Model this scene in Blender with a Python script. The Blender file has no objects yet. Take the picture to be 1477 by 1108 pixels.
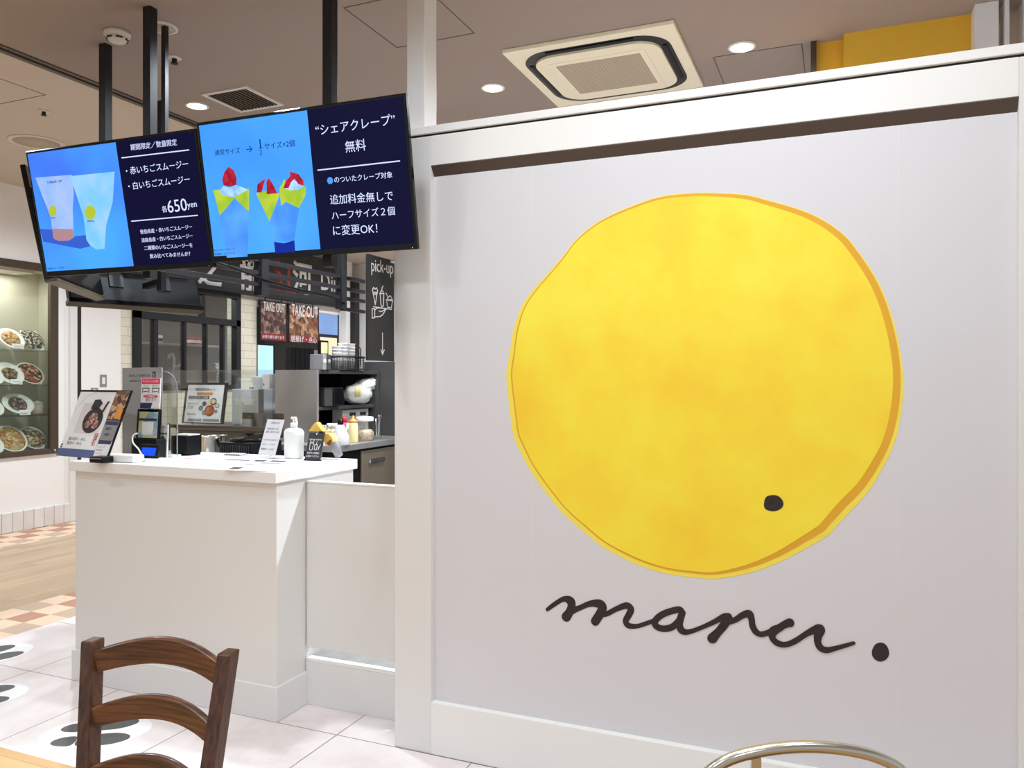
import bpy, bmesh, math, random
import numpy as np
from mathutils import Vector, Matrix, Euler
random.seed(7)
SC = bpy.context.scene
COL = SC.collection
PI = math.pi

# ------------------------------------------------------------------ camera
TH = math.radians(22.674); FPX = 1136.87; CX = 738.5; Y0 = 546.45; CH = 1.435
cd = bpy.data.cameras.new('camera'); cam = bpy.data.objects.new('camera', cd); COL.objects.link(cam)
cam.location = (0, 0, CH); cam.rotation_euler = (PI/2, 0, TH)
cd.sensor_fit = 'HORIZONTAL'; cd.sensor_width = 36; cd.lens = 36*FPX/1477
cd.shift_y = -(554-Y0)/1477; cd.clip_start = 0.05
SC.camera = cam

# ------------------------------------------------------------------ view + world + lights
SC.view_settings.view_transform = 'Standard'; SC.view_settings.look = 'None'
SC.view_settings.gamma = 1; SC.view_settings.exposure = 0.19; SC.view_settings.use_curve_mapping = False
wd = bpy.data.worlds.new('world'); SC.world = wd; wd.use_nodes = True
wd.node_tree.nodes['Background'].inputs[0].default_value = (.88, .96, 1.04, 1)
wd.node_tree.nodes['Background'].inputs[1].default_value = 0.52

def spot(x, y, z, w, ang=165, col=(.87, .96, 1.05), blend=.9, r=.06):
    l = bpy.data.lights.new('downlight_beam', 'SPOT'); l.energy = w; l.spot_size = math.radians(ang); l.spot_blend = blend
    l.shadow_soft_size = r; l.color = col
    o = bpy.data.objects.new('downlight_beam', l); COL.objects.link(o); o.location = (x, y, z); return o
def area(x, y, z, sx, sy, w, rot=(0, 0, 0), col=(.92, .97, 1.0)):
    l = bpy.data.lights.new('ceiling_glow', 'AREA'); l.shape = 'RECTANGLE'; l.size = sx; l.size_y = sy; l.energy = w; l.color = col
    o = bpy.data.objects.new('ceiling_glow', l); COL.objects.link(o); o.location = (x, y, z); o.rotation_euler = rot; return o
CEIL = 3.05; CEILL = 3.25
for x, w in ((-2.19, 50), (-1.0, 38), (0.0, 38), (1.1, 30)):
    spot(x, 1.03, CEIL-.03, w, r=.10)
for x in (-2.6, -.9, .9):
    spot(x, -.9, CEIL-.03, 66)
for x, w in ((-1.35, 20), (-.75, 23), (-.15, 31), (.5, 21)):
    spot(x, 1.98, CEIL-.03, w)
spot(-2.55, 3.05, CEIL-.03, 100)  # added lamp without a fixture, brightens the worktop behind the screens
spot(-1.781, 3.989, CEIL-.03, 240); spot(-.446, 3.964, CEIL-.03, 240); spot(-3.511, 3.578, CEIL-.03, 70)
for x, y, w in ((-4.5, 1.5, 70), (-5.6, 4.6, 225), (-5.6, 7.6, 180), (-5.9, 9.6, 120)):  # last one is an added unseen lamp to brighten the take out posters
    spot(x, y, CEILL-.03, w)
area(-8.5, 7.2, 2.84, 1.2, 2.2, 90)

# ------------------------------------------------------------------ pixel -> place on a known plane of the room
RV = np.array([math.cos(TH), math.sin(TH), 0]); FV = np.array([-math.sin(TH), math.cos(TH), 0]); CV = np.array([0, 0, CH])
def ray(u, v): return RV*(u-CX)/FPX+FV+np.array([0, 0, (Y0-v)/FPX])
def onZ(u, v, z): d = ray(u, v); return Vector(CV+d*(z-CH)/d[2])
def onY(u, v, y): d = ray(u, v); return Vector(CV+d*y/d[1])
def onX(u, v, x): d = ray(u, v); return Vector(CV+d*x/d[0])

# ------------------------------------------------------------------ materials
def lin(c): return c/12.92 if c <= .04045 else ((c+.055)/1.055)**2.4
def rgb(r, g, b): return (lin(r/255), lin(g/255), lin(b/255), 1)
def newmat(name):
    m = bpy.data.materials.new(name); m.use_nodes = True
    nt = m.node_tree; return m, nt, nt.nodes['Principled BSDF']
def nd(nt, t, **kw):
    n = nt.nodes.new(t)
    for k, v in kw.items(): setattr(n, k, v)
    return n
def mixc(nt, fac, a, b):
    n = nd(nt, 'ShaderNodeMix', data_type='RGBA')
    for i, v in ((0, fac), (6, a), (7, b)):
        if hasattr(v, 'is_output'): nt.links.new(v, n.inputs[i])
        else: n.inputs[i].default_value = v
    return n.outputs[2]
def mth(nt, op, a, b=0, c=0):
    n = nd(nt, 'ShaderNodeMath', operation=op)
    for i, v in enumerate((a, b, c)):
        if hasattr(v, 'is_output'): nt.links.new(v, n.inputs[i])
        else: n.inputs[i].default_value = v
    return n.outputs[0]
def noise(nt, scale, detail=3, vec=None, rough=.5):
    n = nd(nt, 'ShaderNodeTexNoise'); n.inputs['Scale'].default_value = scale; n.inputs['Detail'].default_value = detail
    n.inputs['Roughness'].default_value = rough
    if vec is not None: nt.links.new(vec, n.inputs['Vector'])
    return n.outputs[0]
def ramp(nt, fac, stops):
    n = nd(nt, 'ShaderNodeValToRGB'); e = n.color_ramp.elements
    while len(e) < len(stops): e.new(.5)
    for i, (p, c) in enumerate(stops): e[i].position = p; e[i].color = c
    nt.links.new(fac, n.inputs[0]); return n.outputs[0]
def pos(nt): return nd(nt, 'ShaderNodeNewGeometry').outputs['Position']
def objc(nt): return nd(nt, 'ShaderNodeTexCoord').outputs['Object']
def plain(name, c, rough=.5, metal=0, var=.06, scale=8, bump=0, spec=.5, trans=0, alpha=1, coat=0):
    m, nt, p = newmat(name)
    a = tuple(min(1, x*(1+var)) for x in c[:3])+(1,); b = tuple(x*(1-var) for x in c[:3])+(1,)
    f = noise(nt, scale, 3, pos(nt))
    nt.links.new(mixc(nt, f, b, a), p.inputs['Base Color'])
    p.inputs['Roughness'].default_value = rough; p.inputs['Metallic'].default_value = metal
    p.inputs['Specular IOR Level'].default_value = spec
    p.inputs['Transmission Weight'].default_value = trans; p.inputs['Alpha'].default_value = alpha
    p.inputs['Coat Weight'].default_value = coat
    if bump:
        bn = nd(nt, 'ShaderNodeBump'); bn.inputs['Strength'].default_value = bump; bn.inputs['Distance'].default_value = .004
        nt.links.new(noise(nt, scale*12, 2, pos(nt)), bn.inputs['Height']); nt.links.new(bn.outputs[0], p.inputs['Normal'])
    return m
def glow(name, c, s=1.0, var=0, scale=3, c2=None):
    m, nt, p = newmat(name)
    p.inputs['Base Color'].default_value = (.004, .004, .006, 1); p.inputs['Roughness'].default_value = .12; p.inputs['Specular IOR Level'].default_value = .06
    if c2 is not None: nt.links.new(mixc(nt, ramp(nt, noise(nt, scale, 2, objc(nt)), [(.35, (0, 0, 0, 1)), (.65, (1, 1, 1, 1))]), c, c2), p.inputs['Emission Color'])
    else: p.inputs['Emission Color'].default_value = c
    p.inputs['Emission Strength'].default_value = s
    return m
def clear(name, tint=(.95, .98, .97, 1), alpha=.14, rough=.03):
    m, nt, p = newmat(name)
    tr = nd(nt, 'ShaderNodeBsdfTransparent'); tr.inputs[0].default_value = tint
    gl = nd(nt, 'ShaderNodeBsdfGlossy'); gl.inputs['Roughness'].default_value = rough
    mx = nd(nt, 'ShaderNodeMixShader'); mx.inputs[0].default_value = alpha
    nt.links.new(tr.outputs[0], mx.inputs[1]); nt.links.new(gl.outputs[0], mx.inputs[2])
    nt.links.new(mx.outputs[0], nt.nodes['Material Output'].inputs['Surface']); return m
def woodmat(name, c1, c2, axis=(14, 14, 1.2), rough=.3, coat=.3, fine=1.0):
    m, nt, p = newmat(name)
    mp = nd(nt, 'ShaderNodeMapping'); mp.inputs['Scale'].default_value = axis
    nt.links.new(objc(nt), mp.inputs['Vector'])
    f = ramp(nt, noise(nt, 1.0*fine, 5, mp.outputs[0], .6), [(.36, (0, 0, 0, 1)), (.62, (1, 1, 1, 1))])
    nt.links.new(mixc(nt, f, c1, c2), p.inputs['Base Color'])
    p.inputs['Roughness'].default_value = rough; p.inputs['Coat Weight'].default_value = coat; p.inputs['Coat Roughness'].default_value = .15
    return m
def foodmat(name, cols, scale=30):
    m, nt, p = newmat(name)
    v = nd(nt, 'ShaderNodeTexVoronoi'); v.inputs['Scale'].default_value = scale
    nt.links.new(objc(nt), v.inputs['Vector'])
    s = nd(nt, 'ShaderNodeSeparateColor'); nt.links.new(v.outputs['Color'], s.inputs[0])
    st = [(i/len(cols), c) for i, c in enumerate(cols)]
    r = ramp(nt, s.outputs[0], st); nt.nodes[-1].name
    for n in nt.nodes:
        if n.type == 'VALTORGB': n.color_ramp.interpolation = 'CONSTANT'
    nt.links.new(mixc(nt, mth(nt, 'MULTIPLY', noise(nt, scale*2.5, 3, objc(nt)), .45), r, (.02, .015, .01, 1)), p.inputs['Base Color'])
    p.inputs['Roughness'].default_value = .4; return m

M = {}
M['wall'] = plain('painted_wall_white', rgb(244, 240, 236), .6, var=.02, scale=1.5)
M['grey_paint'] = plain('warm_grey_paint', rgb(229, 226, 222), .55, var=.02, scale=2, bump=.05)
M['trim_lit_white'] = plain('lit_white_trim_paint', rgb(240, 237, 232), .5, var=.015, scale=2)  # whiter than the grey paint: lamp brightness put into the trim colour
M['mural'] = plain('mural_panel_paint', rgb(220, 217, 219), .5, var=.02, scale=1.5, bump=.03)
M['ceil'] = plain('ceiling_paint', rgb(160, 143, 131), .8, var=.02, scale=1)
M['ceil_hi'] = plain('lit_corridor_ceiling_paint', rgb(205, 191, 176), .8, var=.02, scale=1)  # brighter corridor lighting put into a lighter ceiling colour
M['dark_strip'] = plain('dark_brown_strip', rgb(88, 76, 70), .5, var=.05)
M['black_line'] = plain('shadow_gap_black', rgb(30, 26, 24), .6)
M['black_steel'] = plain('black_steel', rgb(34, 34, 37), .45, var=.1, bump=.05, spec=.3)
M['black_plastic'] = plain('black_plastic', rgb(14, 14, 16), .4, var=.1, spec=.25)
M['black_gloss'] = plain('black_gloss', rgb(9, 9, 11), .15, spec=.35)
M['dark_grey'] = plain('dark_grey_paint', rgb(62, 60, 60), .5, var=.08)
M['charcoal'] = plain('charcoal_board', rgb(44, 45, 46), .55, var=.1)
M['white'] = plain('white_plastic', rgb(238, 236, 232), .4, var=.02)
M['paper'] = plain('white_paper', rgb(240, 238, 236), .7, var=.02)
M['ink'] = plain('black_ink', rgb(44, 35, 33), .75, var=.6, scale=70)
M['print_black'] = plain('print_black', rgb(45, 45, 48), .7)
M['print_grey'] = plain('print_grey', rgb(140, 138, 138), .7)
M['white_print'] = plain('white_print', rgb(238, 238, 236), .6, var=.02)
M['counter_top'] = plain('white_worktop', rgb(242, 240, 237), .35, var=.015)
M['steel'] = plain('brushed_steel', rgb(190, 186, 182), .35, metal=.75, var=.06, scale=3)
M['steel_dark'] = plain('brown_steel_door', rgb(128, 116, 98), .42, metal=.5, var=.08, scale=3)
M['chrome'] = plain('chrome', rgb(215, 213, 210), .12, metal=1, var=.02)
M['champagne'] = plain('champagne_tube', rgb(206, 198, 182), .25, metal=.9, var=.04)
M['ac'] = plain('air_conditioner_plastic', rgb(250, 238, 208), .45, var=.02)
M['ac_grille'] = plain('air_conditioner_grille', rgb(186, 170, 144), .6, var=.05, scale=60)
M['fix_white'] = plain('fixture_white', rgb(222, 212, 200), .5)
M['yellow_wall'] = plain('mustard_wall', rgb(236, 184, 54), .6, var=.04)
M['glass'] = clear('clear_glass')
M['acrylic'] = clear('acrylic_sheet', (.93, .95, .94, 1), .10)
M['case_glass'] = clear('case_glass', (.93, .95, .92, 1), .07)
M['brown_acrylic'] = clear('brown_guard', (.42, .36, .28, 1), .16, .08)
M['frame_brown'] = plain('dark_brown_frame', rgb(74, 60, 47), .4, var=.1)
M['case_in'] = plain('case_interior', rgb(205, 202, 185), .6, var=.03)
M['lamp'] = glow('lamp_face', (1, .96, .88, 1), 9)
M['red'] = plain('signal_red', rgb(190, 36, 34), .5)
M['pink'] = plain('sign_pink', rgb(232, 70, 110), .6)
M['navy'] = plain('sign_navy', rgb(48, 52, 88), .6)
M['blue_base'] = plain('slate_blue', rgb(84, 100, 142), .5)
M['cream'] = plain('cream_plastic', rgb(232, 214, 160), .4)
M['orange'] = plain('orange_plastic', rgb(225, 140, 50), .4)
M['crepe_y'] = plain('crepe_yellow', rgb(246, 196, 84), .5, var=.12, scale=40)
M['wrap_grey'] = plain('grey_wrapper', rgb(150, 149, 152), .6)
M['terracotta'] = plain('terracotta_pot', rgb(170, 110, 80), .7)
M['blue_glass'] = glow('blue_window_light', rgb(150, 185, 235), .9, c2=rgb(110, 140, 205), scale=1)
M['sky_glass'] = glow('bright_window_light', rgb(178, 232, 255), 1.05, c2=rgb(200, 240, 255), scale=1.5)
M['yel_glass'] = glow('warm_window_light', rgb(250, 240, 200), .95)
M['cloudy'] = plain('plastic_bag', rgb(222, 222, 214), .3, var=.1, scale=20)
M['powder'] = foodmat("oat_powder", [rgb(214, 186, 160), rgb(196, 166, 140), rgb(226, 202, 180)], 90)
M['olive'] = plain('dark_olive_panel', rgb(92, 84, 70), .45, var=.08)
M['kitchen'] = plain('kitchen_dark', rgb(110, 104, 98), .6, var=.15)
M['sticker'] = plain('floor_sticker_white', rgb(250, 248, 246), .5, var=.01)
M['shoe'] = plain('shoe_print_grey', rgb(88, 87, 85), .6, var=.12, scale=30)

def m_mural_yellow():
    m, nt, p = newmat('yellow_wall_paint')
    f = noise(nt, 2.6, 4, pos(nt), .55); g = noise(nt, 9, 2, pos(nt))
    f = mth(nt, 'ADD', mth(nt, 'MULTIPLY', f, .8), mth(nt, 'MULTIPLY', g, .2))
    nt.links.new(ramp(nt, f, [(.34, rgb(254, 210, 48)), (.5, rgb(255, 225, 56)), (.66, rgb(255, 238, 70))]), p.inputs['Base Color'])
    p.inputs['Roughness'].default_value = .5; return m
M['disc'] = m_mural_yellow()
M['rim'] = plain('light_yellow_paint', rgb(253, 228, 84), .5, var=.04, scale=5)
M['amber'] = plain('amber_paint', rgb(232, 172, 40), .5, var=.10, scale=5)
M['wood'] = woodmat('dark_stained_wood', rgb(66, 38, 24), rgb(124, 75, 46), (5, 5, 110), .3, .4)
M['wood_post'] = woodmat('dark_stained_wood_post', rgb(58, 31, 17), rgb(94, 54, 31), (110, 110, 5), .36, .2)

def m_tile():
    m, nt, p = newmat('pale_floor_tile')
    s = nd(nt, 'ShaderNodeSeparateXYZ'); nt.links.new(pos(nt), s.inputs[0])
    def cell(o, off): return mth(nt, 'DIVIDE', mth(nt, 'ADD', o, off), .6)
    cx = cell(s.outputs[0], 1.875+60); cy = cell(s.outputs[1], -2.658+60)
    def edge(c):
        fr = mth(nt, 'FRACT', c); d = mth(nt, 'ABSOLUTE', mth(nt, 'SUBTRACT', fr, .5)); return mth(nt, 'GREATER_THAN', d, .4965)
    g = mth(nt, 'MAXIMUM', edge(cx), edge(cy))
    cb = nd(nt, 'ShaderNodeCombineXYZ'); nt.links.new(mth(nt, 'FLOOR', cx), cb.inputs[0]); nt.links.new(mth(nt, 'FLOOR', cy), cb.inputs[1])
    wn = nd(nt, 'ShaderNodeTexWhiteNoise'); nt.links.new(cb.outputs[0], wn.inputs[0])
    f = mth(nt, 'ADD', mth(nt, 'MULTIPLY', noise(nt, 3.5, 6, pos(nt), .65), .8), mth(nt, 'MULTIPLY', wn.outputs[0], .12))
    c = ramp(nt, f, [(.28, rgb(220, 207, 203)), (.45, rgb(236, 225, 221)), (.62, rgb(243, 234, 231))])
    nt.links.new(mixc(nt, g, c, rgb(110, 102, 98)), p.inputs['Base Color']); p.inputs['Roughness'].default_value = .38
    return m
def m_checker():
    m, nt, p = newmat('checker_border_tile')
    s = nd(nt, 'ShaderNodeSeparateXYZ'); nt.links.new(pos(nt), s.inputs[0]); K = .167
    cx = mth(nt, 'DIVIDE', mth(nt, 'ADD', s.outputs[0], 4.774+50*K), K); cy = mth(nt, 'DIVIDE', mth(nt, 'ADD', s.outputs[1], 50*K), K)
    fx, fy = mth(nt, 'FLOOR', cx), mth(nt, 'FLOOR', cy)
    ch = mth(nt, 'MODULO', mth(nt, 'ADD', fx, fy), 2)
    cb = nd(nt, 'ShaderNodeCombineXYZ'); nt.links.new(fx, cb.inputs[0]); nt.links.new(fy, cb.inputs[1])
    wn = nd(nt, 'ShaderNodeTexWhiteNoise'); nt.links.new(cb.outputs[0], wn.inputs[0])
    cr = ramp(nt, wn.outputs[0], [(0, rgb(192, 140, 116)), (.5, rgb(206, 178, 154))])
    nt.nodes['Color Ramp'].color_ramp.interpolation = 'CONSTANT'
    c = mixc(nt, ch, cr, rgb(244, 214, 182))
    c = mixc(nt, mth(nt, 'MULTIPLY', noise(nt, 25, 4, pos(nt)), .2), c, rgb(140, 110, 90))
    nt.links.new(c, p.inputs['Base Color']); p.inputs['Roughness'].default_value = .45; return m
def m_planks(name, a, b, along=1, w=.09):
    m, nt, p = newmat(name)
    s = nd(nt, 'ShaderNodeSeparateXYZ'); nt.links.new(pos(nt), s.inputs[0])
    o, l = (s.outputs[0], s.outputs[1]) if along == 1 else (s.outputs[1], s.outputs[0])
    c = mth(nt, 'DIVIDE', mth(nt, 'ADD', o, 50), w); row = mth(nt, 'FLOOR', c)
    wn0 = nd(nt, 'ShaderNodeTexWhiteNoise', noise_dimensions='1D'); nt.links.new(row, wn0.inputs['W'])
    lc = mth(nt, 'FLOOR', mth(nt, 'ADD', mth(nt, 'DIVIDE', mth(nt, 'ADD', l, 50), .9), mth(nt, 'MULTIPLY', wn0.outputs[0], 7)))
    cb = nd(nt, 'ShaderNodeCombineXYZ'); nt.links.new(row, cb.inputs[0]); nt.links.new(lc, cb.inputs[1])
    wn = nd(nt, 'ShaderNodeTexWhiteNoise'); nt.links.new(cb.outputs[0], wn.inputs[0])
    mp = nd(nt, 'ShaderNodeMapping'); mp.inputs['Scale'].default_value = (18, 1.5, 1) if along == 1 else (1.5, 18, 1)
    nt.links.new(pos(nt), mp.inputs[0])
    f = mth(nt, 'ADD', mth(nt, 'MULTIPLY', wn.outputs[0], .6), mth(nt, 'MULTIPLY', noise(nt, 2, 4, mp.outputs[0]), .5))
    col = mixc(nt, f, a, b)
    e = mth(nt, 'GREATER_THAN', mth(nt, 'ABSOLUTE', mth(nt, 'SUBTRACT', mth(nt, 'FRACT', c), .5)), .485)
    nt.links.new(mixc(nt, mth(nt, 'MULTIPLY', e, .5), col, rgb(110, 80, 55)), p.inputs['Base Color'])
    p.inputs['Roughness'].default_value = .4; return m
def m_brick(name, c1, c2, mort, sx=.30, sy=.10):
    m, nt, p = newmat(name)
    s = nd(nt, 'ShaderNodeSeparateXYZ'); nt.links.new(pos(nt), s.inputs[0])
    cb = nd(nt, 'ShaderNodeCombineXYZ'); nt.links.new(s.outputs[1], cb.inputs[0]); nt.links.new(s.outputs[2], cb.inputs[1])
    b = nd(nt, 'ShaderNodeTexBrick'); nt.links.new(cb.outputs[0], b.inputs['Vector'])
    b.inputs['Color1'].default_value = c1; b.inputs['Color2'].default_value = c2; b.inputs['Mortar'].default_value = mort
    b.inputs['Scale'].default_value = 1; b.inputs['Brick Width'].default_value = sx; b.inputs['Row Height'].default_value = sy
    b.inputs['Mortar Size'].default_value = .004
    nt.links.new(mixc(nt, mth(nt, 'MULTIPLY', noise(nt, 14, 4, pos(nt)), .3), b.outputs[0], mort), p.inputs['Base Color'])
    p.inputs['Roughness'].default_value = .7; return m
M['tile'] = m_tile(); M['checker'] = m_checker()
M['planks'] = m_planks('oak_planks', rgb(170, 142, 112), rgb(202, 178, 146), 1)
M['planks_warm'] = m_planks('warm_oak_planks', rgb(198, 152, 98), rgb(226, 184, 124), 0)
M['brick'] = m_brick('cream_brick', rgb(226, 220, 198), rgb(236, 230, 210), rgb(190, 182, 160))
M['skirt_brick'] = m_brick('white_skirting_brick', rgb(240, 236, 230), rgb(228, 223, 217), rgb(176, 168, 160), .105, .6)
M['ramen'] = foodmat('noodle_photo', [rgb(120, 80, 60), rgb(180, 130, 100), rgb(90, 60, 50), rgb(210, 180, 150), rgb(150, 100, 70)], 38)
M['takeout'] = foodmat('takeout_photo', [rgb(86, 50, 44), rgb(150, 110, 96), rgb(60, 34, 34), rgb(184, 150, 130), rgb(120, 76, 64)], 16)
M['takeout2'] = foodmat('takeout_photo_two', [rgb(150, 90, 52), rgb(96, 58, 40), rgb(196, 140, 96), rgb(120, 60, 44), rgb(208, 178, 150)], 16)

# ------------------------------------------------------------------ mesh builder
class MB:
    def __init__(s): s.bm = bmesh.new(); s.mi = 0
    def _new(s, geom_faces):
        for f in geom_faces: f.material_index = s.mi
    def box(s, x0, x1, y0, y1, z0, z1, bev=0, mat=None, seg=2):
        r = bmesh.ops.create_cube(s.bm, size=1); vs = r['verts']
        T = Matrix.Translation(((x0+x1)/2, (y0+y1)/2, (z0+z1)/2)) @ Matrix.Diagonal((abs(x1-x0), abs(y1-y0), abs(z1-z0), 1))
        bmesh.ops.transform(s.bm, matrix=T, verts=vs)
        fs = set(f for v in vs for f in v.link_faces)
        if bev:
            es = list(set(e for v in vs for e in v.link_edges))
            rr = bmesh.ops.bevel(s.bm, geom=es, offset=bev, segments=seg, affect='EDGES', profile=.5)
            vs = list(set(v for f in rr['faces'] for v in f.verts) | set(v for v in vs if v.is_valid))
            fs = set(f for v in vs for f in v.link_faces)
        if mat is not None: bmesh.ops.transform(s.bm, matrix=mat, verts=list(set(v for f in fs for v in f.verts)))
        s._new(fs); return s
    def prism(s, pts, axis='y', a=0, b=.01, mat=None):
        """polygon pts (2D) extruded from a to b along axis. y: pts=(x,z); z: pts=(x,y); x: pts=(y,z)"""
        def P(p, t): return (p[0], t, p[1]) if axis == 'y' else ((p[0], p[1], t) if axis == 'z' else (t, p[0], p[1]))
        v0 = [s.bm.verts.new(P(p, a)) for p in pts]; v1 = [s.bm.verts.new(P(p, b)) for p in pts]
        fs = [s.bm.faces.new(v0), s.bm.faces.new(list(reversed(v1)))]
        n = len(pts)
        for i in range(n): fs.append(s.bm.faces.new((v0[i], v1[i], v1[(i+1) % n], v0[(i+1) % n])))
        if mat is not None: bmesh.ops.transform(s.bm, matrix=mat, verts=v0+v1)
        s._new(fs); return s
    def lathe(s, prof, n=24, c=(0, 0, 0), sx=1, sy=1, mat=None, cap=True):
        rings = []
        for r, z in prof:
            rings.append([s.bm.verts.new((c[0]+r*sx*math.cos(2*PI*i/n), c[1]+r*sy*math.sin(2*PI*i/n), c[2]+z)) for i in range(n)])
        fs = []
        for a, b in zip(rings, rings[1:]):
            for i in range(n): fs.append(s.bm.faces.new((a[i], a[(i+1) % n], b[(i+1) % n], b[i])))
        if cap:
            fs.append(s.bm.faces.new(list(reversed(rings[0])))); fs.append(s.bm.faces.new(rings[-1]))
        for f in fs: f.smooth = True
        if mat is not None: bmesh.ops.transform(s.bm, matrix=mat, verts=[v for r in rings for v in r])
        s._new(fs); return s
    def tube(s, pts, r, n=10, closed=False):
        pts = [Vector(p) for p in pts]; rings = []; up = None
        m = len(pts)
        for i, p in enumerate(pts):
            if closed: t = pts[(i+1) % m]-pts[i-1]
            else: t = pts[min(i+1, m-1)]-pts[max(i-1, 0)]
            t.normalize()
            if up is None:
                up = Vector((0, 0, 1)) if abs(t.z) < .9 else Vector((1, 0, 0))
            up = (up-t*up.dot(t)).normalized(); sd = t.cross(up)
            rr = r[i] if isinstance(r, (list, tuple)) else r
            rings.append([s.bm.verts.new(p+up*rr*math.cos(2*PI*k/n)+sd*rr*math.sin(2*PI*k/n)) for k in range(n)])
        fs = []
        pr = list(zip(rings, rings[1:]))+([(rings[-1], rings[0])] if closed else [])
        for a, b in pr:
            for k in range(n): fs.append(s.bm.faces.new((a[k], a[(k+1) % n], b[(k+1) % n], b[k])))
        for f in fs: f.smooth = True
        if not closed: fs.append(s.bm.faces.new(list(reversed(rings[0])))); fs.append(s.bm.faces.new(rings[-1]))
        s._new(fs); return s
    def blob(s, c, r, sub=2, jit=0, sc=(1, 1, 1)):
        q = bmesh.ops.create_icosphere(s.bm, subdivisions=sub, radius=r)
        for v in q['verts']:
            k = 1+random.uniform(-jit, jit)
            v.co = Vector((v.co.x*sc[0]*k+c[0], v.co.y*sc[1]*k+c[1], v.co.z*sc[2]*k+c[2]))
        fs = set(f for v in q['verts'] for f in v.link_faces)
        for f in fs: f.smooth = True
        s._new(fs); return s
    def build(s, name, mat, parent=None):
        bmesh.ops.recalc_face_normals(s.bm, faces=s.bm.faces[:])
        me = bpy.data.meshes.new(name); s.bm.to_mesh(me); s.bm.free()
        for m in (mat if isinstance(mat, (list, tuple)) else [mat]): me.materials.append(m)
        o = bpy.data.objects.new(name, me); COL.objects.link(o)
        if parent is not None: o.parent = parent
        return o
def thing(name, label, cat, loc=(0, 0, 0), rot=(0, 0, 0), group=None):
    o = bpy.data.objects.new(name, None); COL.objects.link(o); o.location = loc; o.rotation_euler = rot; o.empty_display_size = .05
    return tag(o, label, cat, group)
def tag(o, label, cat, group=None, kind=None):
    o['label'] = label; o['category'] = cat
    if group: o['group'] = group
    if kind: o['kind'] = kind
    return o
def struct(o): o['kind'] = 'structure'; return o
def copy_tree(o, parent=None):
    c = o.copy(); COL.objects.link(c)
    if parent is not None: c.parent = parent
    for ch in [k for k in COL.objects if k.parent == o]: copy_tree(ch, c)
    return c

# text: flat lettering meshes in the local x-z plane, facing -y
_dg = None
def textmesh(body, bold=0):
    c = bpy.data.curves.new('lettering', 'FONT'); c.body = body; c.offset = bold; c.resolution_u = 3; c.extrude = 0
    o = bpy.data.objects.new('lettering', c); COL.objects.link(o)
    dg = bpy.context.evaluated_depsgraph_get()
    me = bpy.data.meshes.new_from_object(o.evaluated_get(dg))
    bpy.data.objects.remove(o); bpy.data.curves.remove(c); return me
def lettering(items, mat, parent, y=-.001, name='lettering', th=.0006):
    for it in items: letter_line([it], mat, parent, y, name, th)
def letter_line(items, mat, parent, y=-.001, name='lettering', th=.0006):
    """items: (text, x0, z0, x1, z1[, hscale]) in parent local coords: baseline-centre line from left to right; text is fitted to that width"""
    bm = bmesh.new()
    for it in items:
        body, x0, z0, x1, z1 = it[:5]; hs = it[5] if len(it) > 5 else 1
        me = textmesh(body, it[6] if len(it) > 6 else 0)
        xs = [v.co.x for v in me.vertices]; ys = [v.co.y for v in me.vertices]
        if not xs: continue
        a, b = min(xs), max(xs); c, d = min(ys), max(ys); L = math.hypot(x1-x0, z1-z0); k = L/(b-a)
        an = math.atan2(z1-z0, x1-x0)
        n0 = len(bm.verts); bm.from_mesh(me); bm.verts.ensure_lookup_table()
        for v in bm.verts[n0:]:
            px = (v.co.x-a)*k; pz = (v.co.y-(c+d)/2)*k*hs
            v.co = Vector((x0+px*math.cos(an)-pz*math.sin(an), y, z0+px*math.sin(an)+pz*math.cos(an)))
        bpy.data.meshes.remove(me)
    me = bpy.data.meshes.new(name)
    r = bmesh.ops.extrude_face_region(bm, geom=bm.faces[:])
    for v in r['geom']:
        if isinstance(v, bmesh.types.BMVert): v.co.y += th
    bm.to_mesh(me); bm.free(); me.materials.append(mat)
    o = bpy.data.objects.new(name, me); COL.objects.link(o); o.parent = parent; return o
def catmull(pts, n=6):
    out = []; P = [np.array(p, float) for p in pts]
    for i in range(len(P)-1):
        p0, p1, p2, p3 = P[max(i-1, 0)], P[i], P[i+1], P[min(i+2, len(P)-1)]
        for k in range(n):
            t = k/n; out.append(.5*((2*p1)+(-p0+p2)*t+(2*p0-5*p1+4*p2-p3)*t*t+(-p0+3*p1-3*p2+p3)*t**3))
    out.append(P[-1]); return out
def closed_catmull(pts, n=4):
    P = [np.array(p, float) for p in pts]; m = len(P); out = []
    for i in range(m):
        p0, p1, p2, p3 = P[i-1], P[i], P[(i+1) % m], P[(i+2) % m]
        for k in range(n):
            t = k/n; out.append(.5*((2*p1)+(-p0+p2)*t+(2*p0-5*p1+4*p2-p3)*t*t+(-p0+3*p1-3*p2+p3)*t**3))
    return out
def ribbon(mb, pts, y0, y1):
    """flat brush stroke in the x-z plane: pts (x,z,r); each dab sits a hair above the last so overlaps stay clean"""
    e = getattr(mb, 'lift', 0)
    for i in range(len(pts)-1):
        (x0, z0, r0), (x1, z1, r1) = pts[i], pts[i+1]
        d = math.hypot(x1-x0, z1-z0)
        if d < 1e-6: continue
        nx, nz = -(z1-z0)/d, (x1-x0)/d
        mb.prism([(x0+nx*r0, z0+nz*r0), (x1+nx*r1, z1+nz*r1), (x1-nx*r1, z1-nz*r1), (x0-nx*r0, z0-nz*r0)], 'y', y0-e, y1); e += 3e-6
    for (x, z, r) in pts:
        mb.prism([(x+r*math.cos(2*PI*k/12), z+r*math.sin(2*PI*k/12)) for k in range(12)], 'y', y0-e, y1); e += 3e-6
    mb.lift = e
def line2(mb, pts, r, y0=-.001, y1=0): ribbon(mb, [(p[0], p[1], r) for p in pts], y0, y1)

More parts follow.
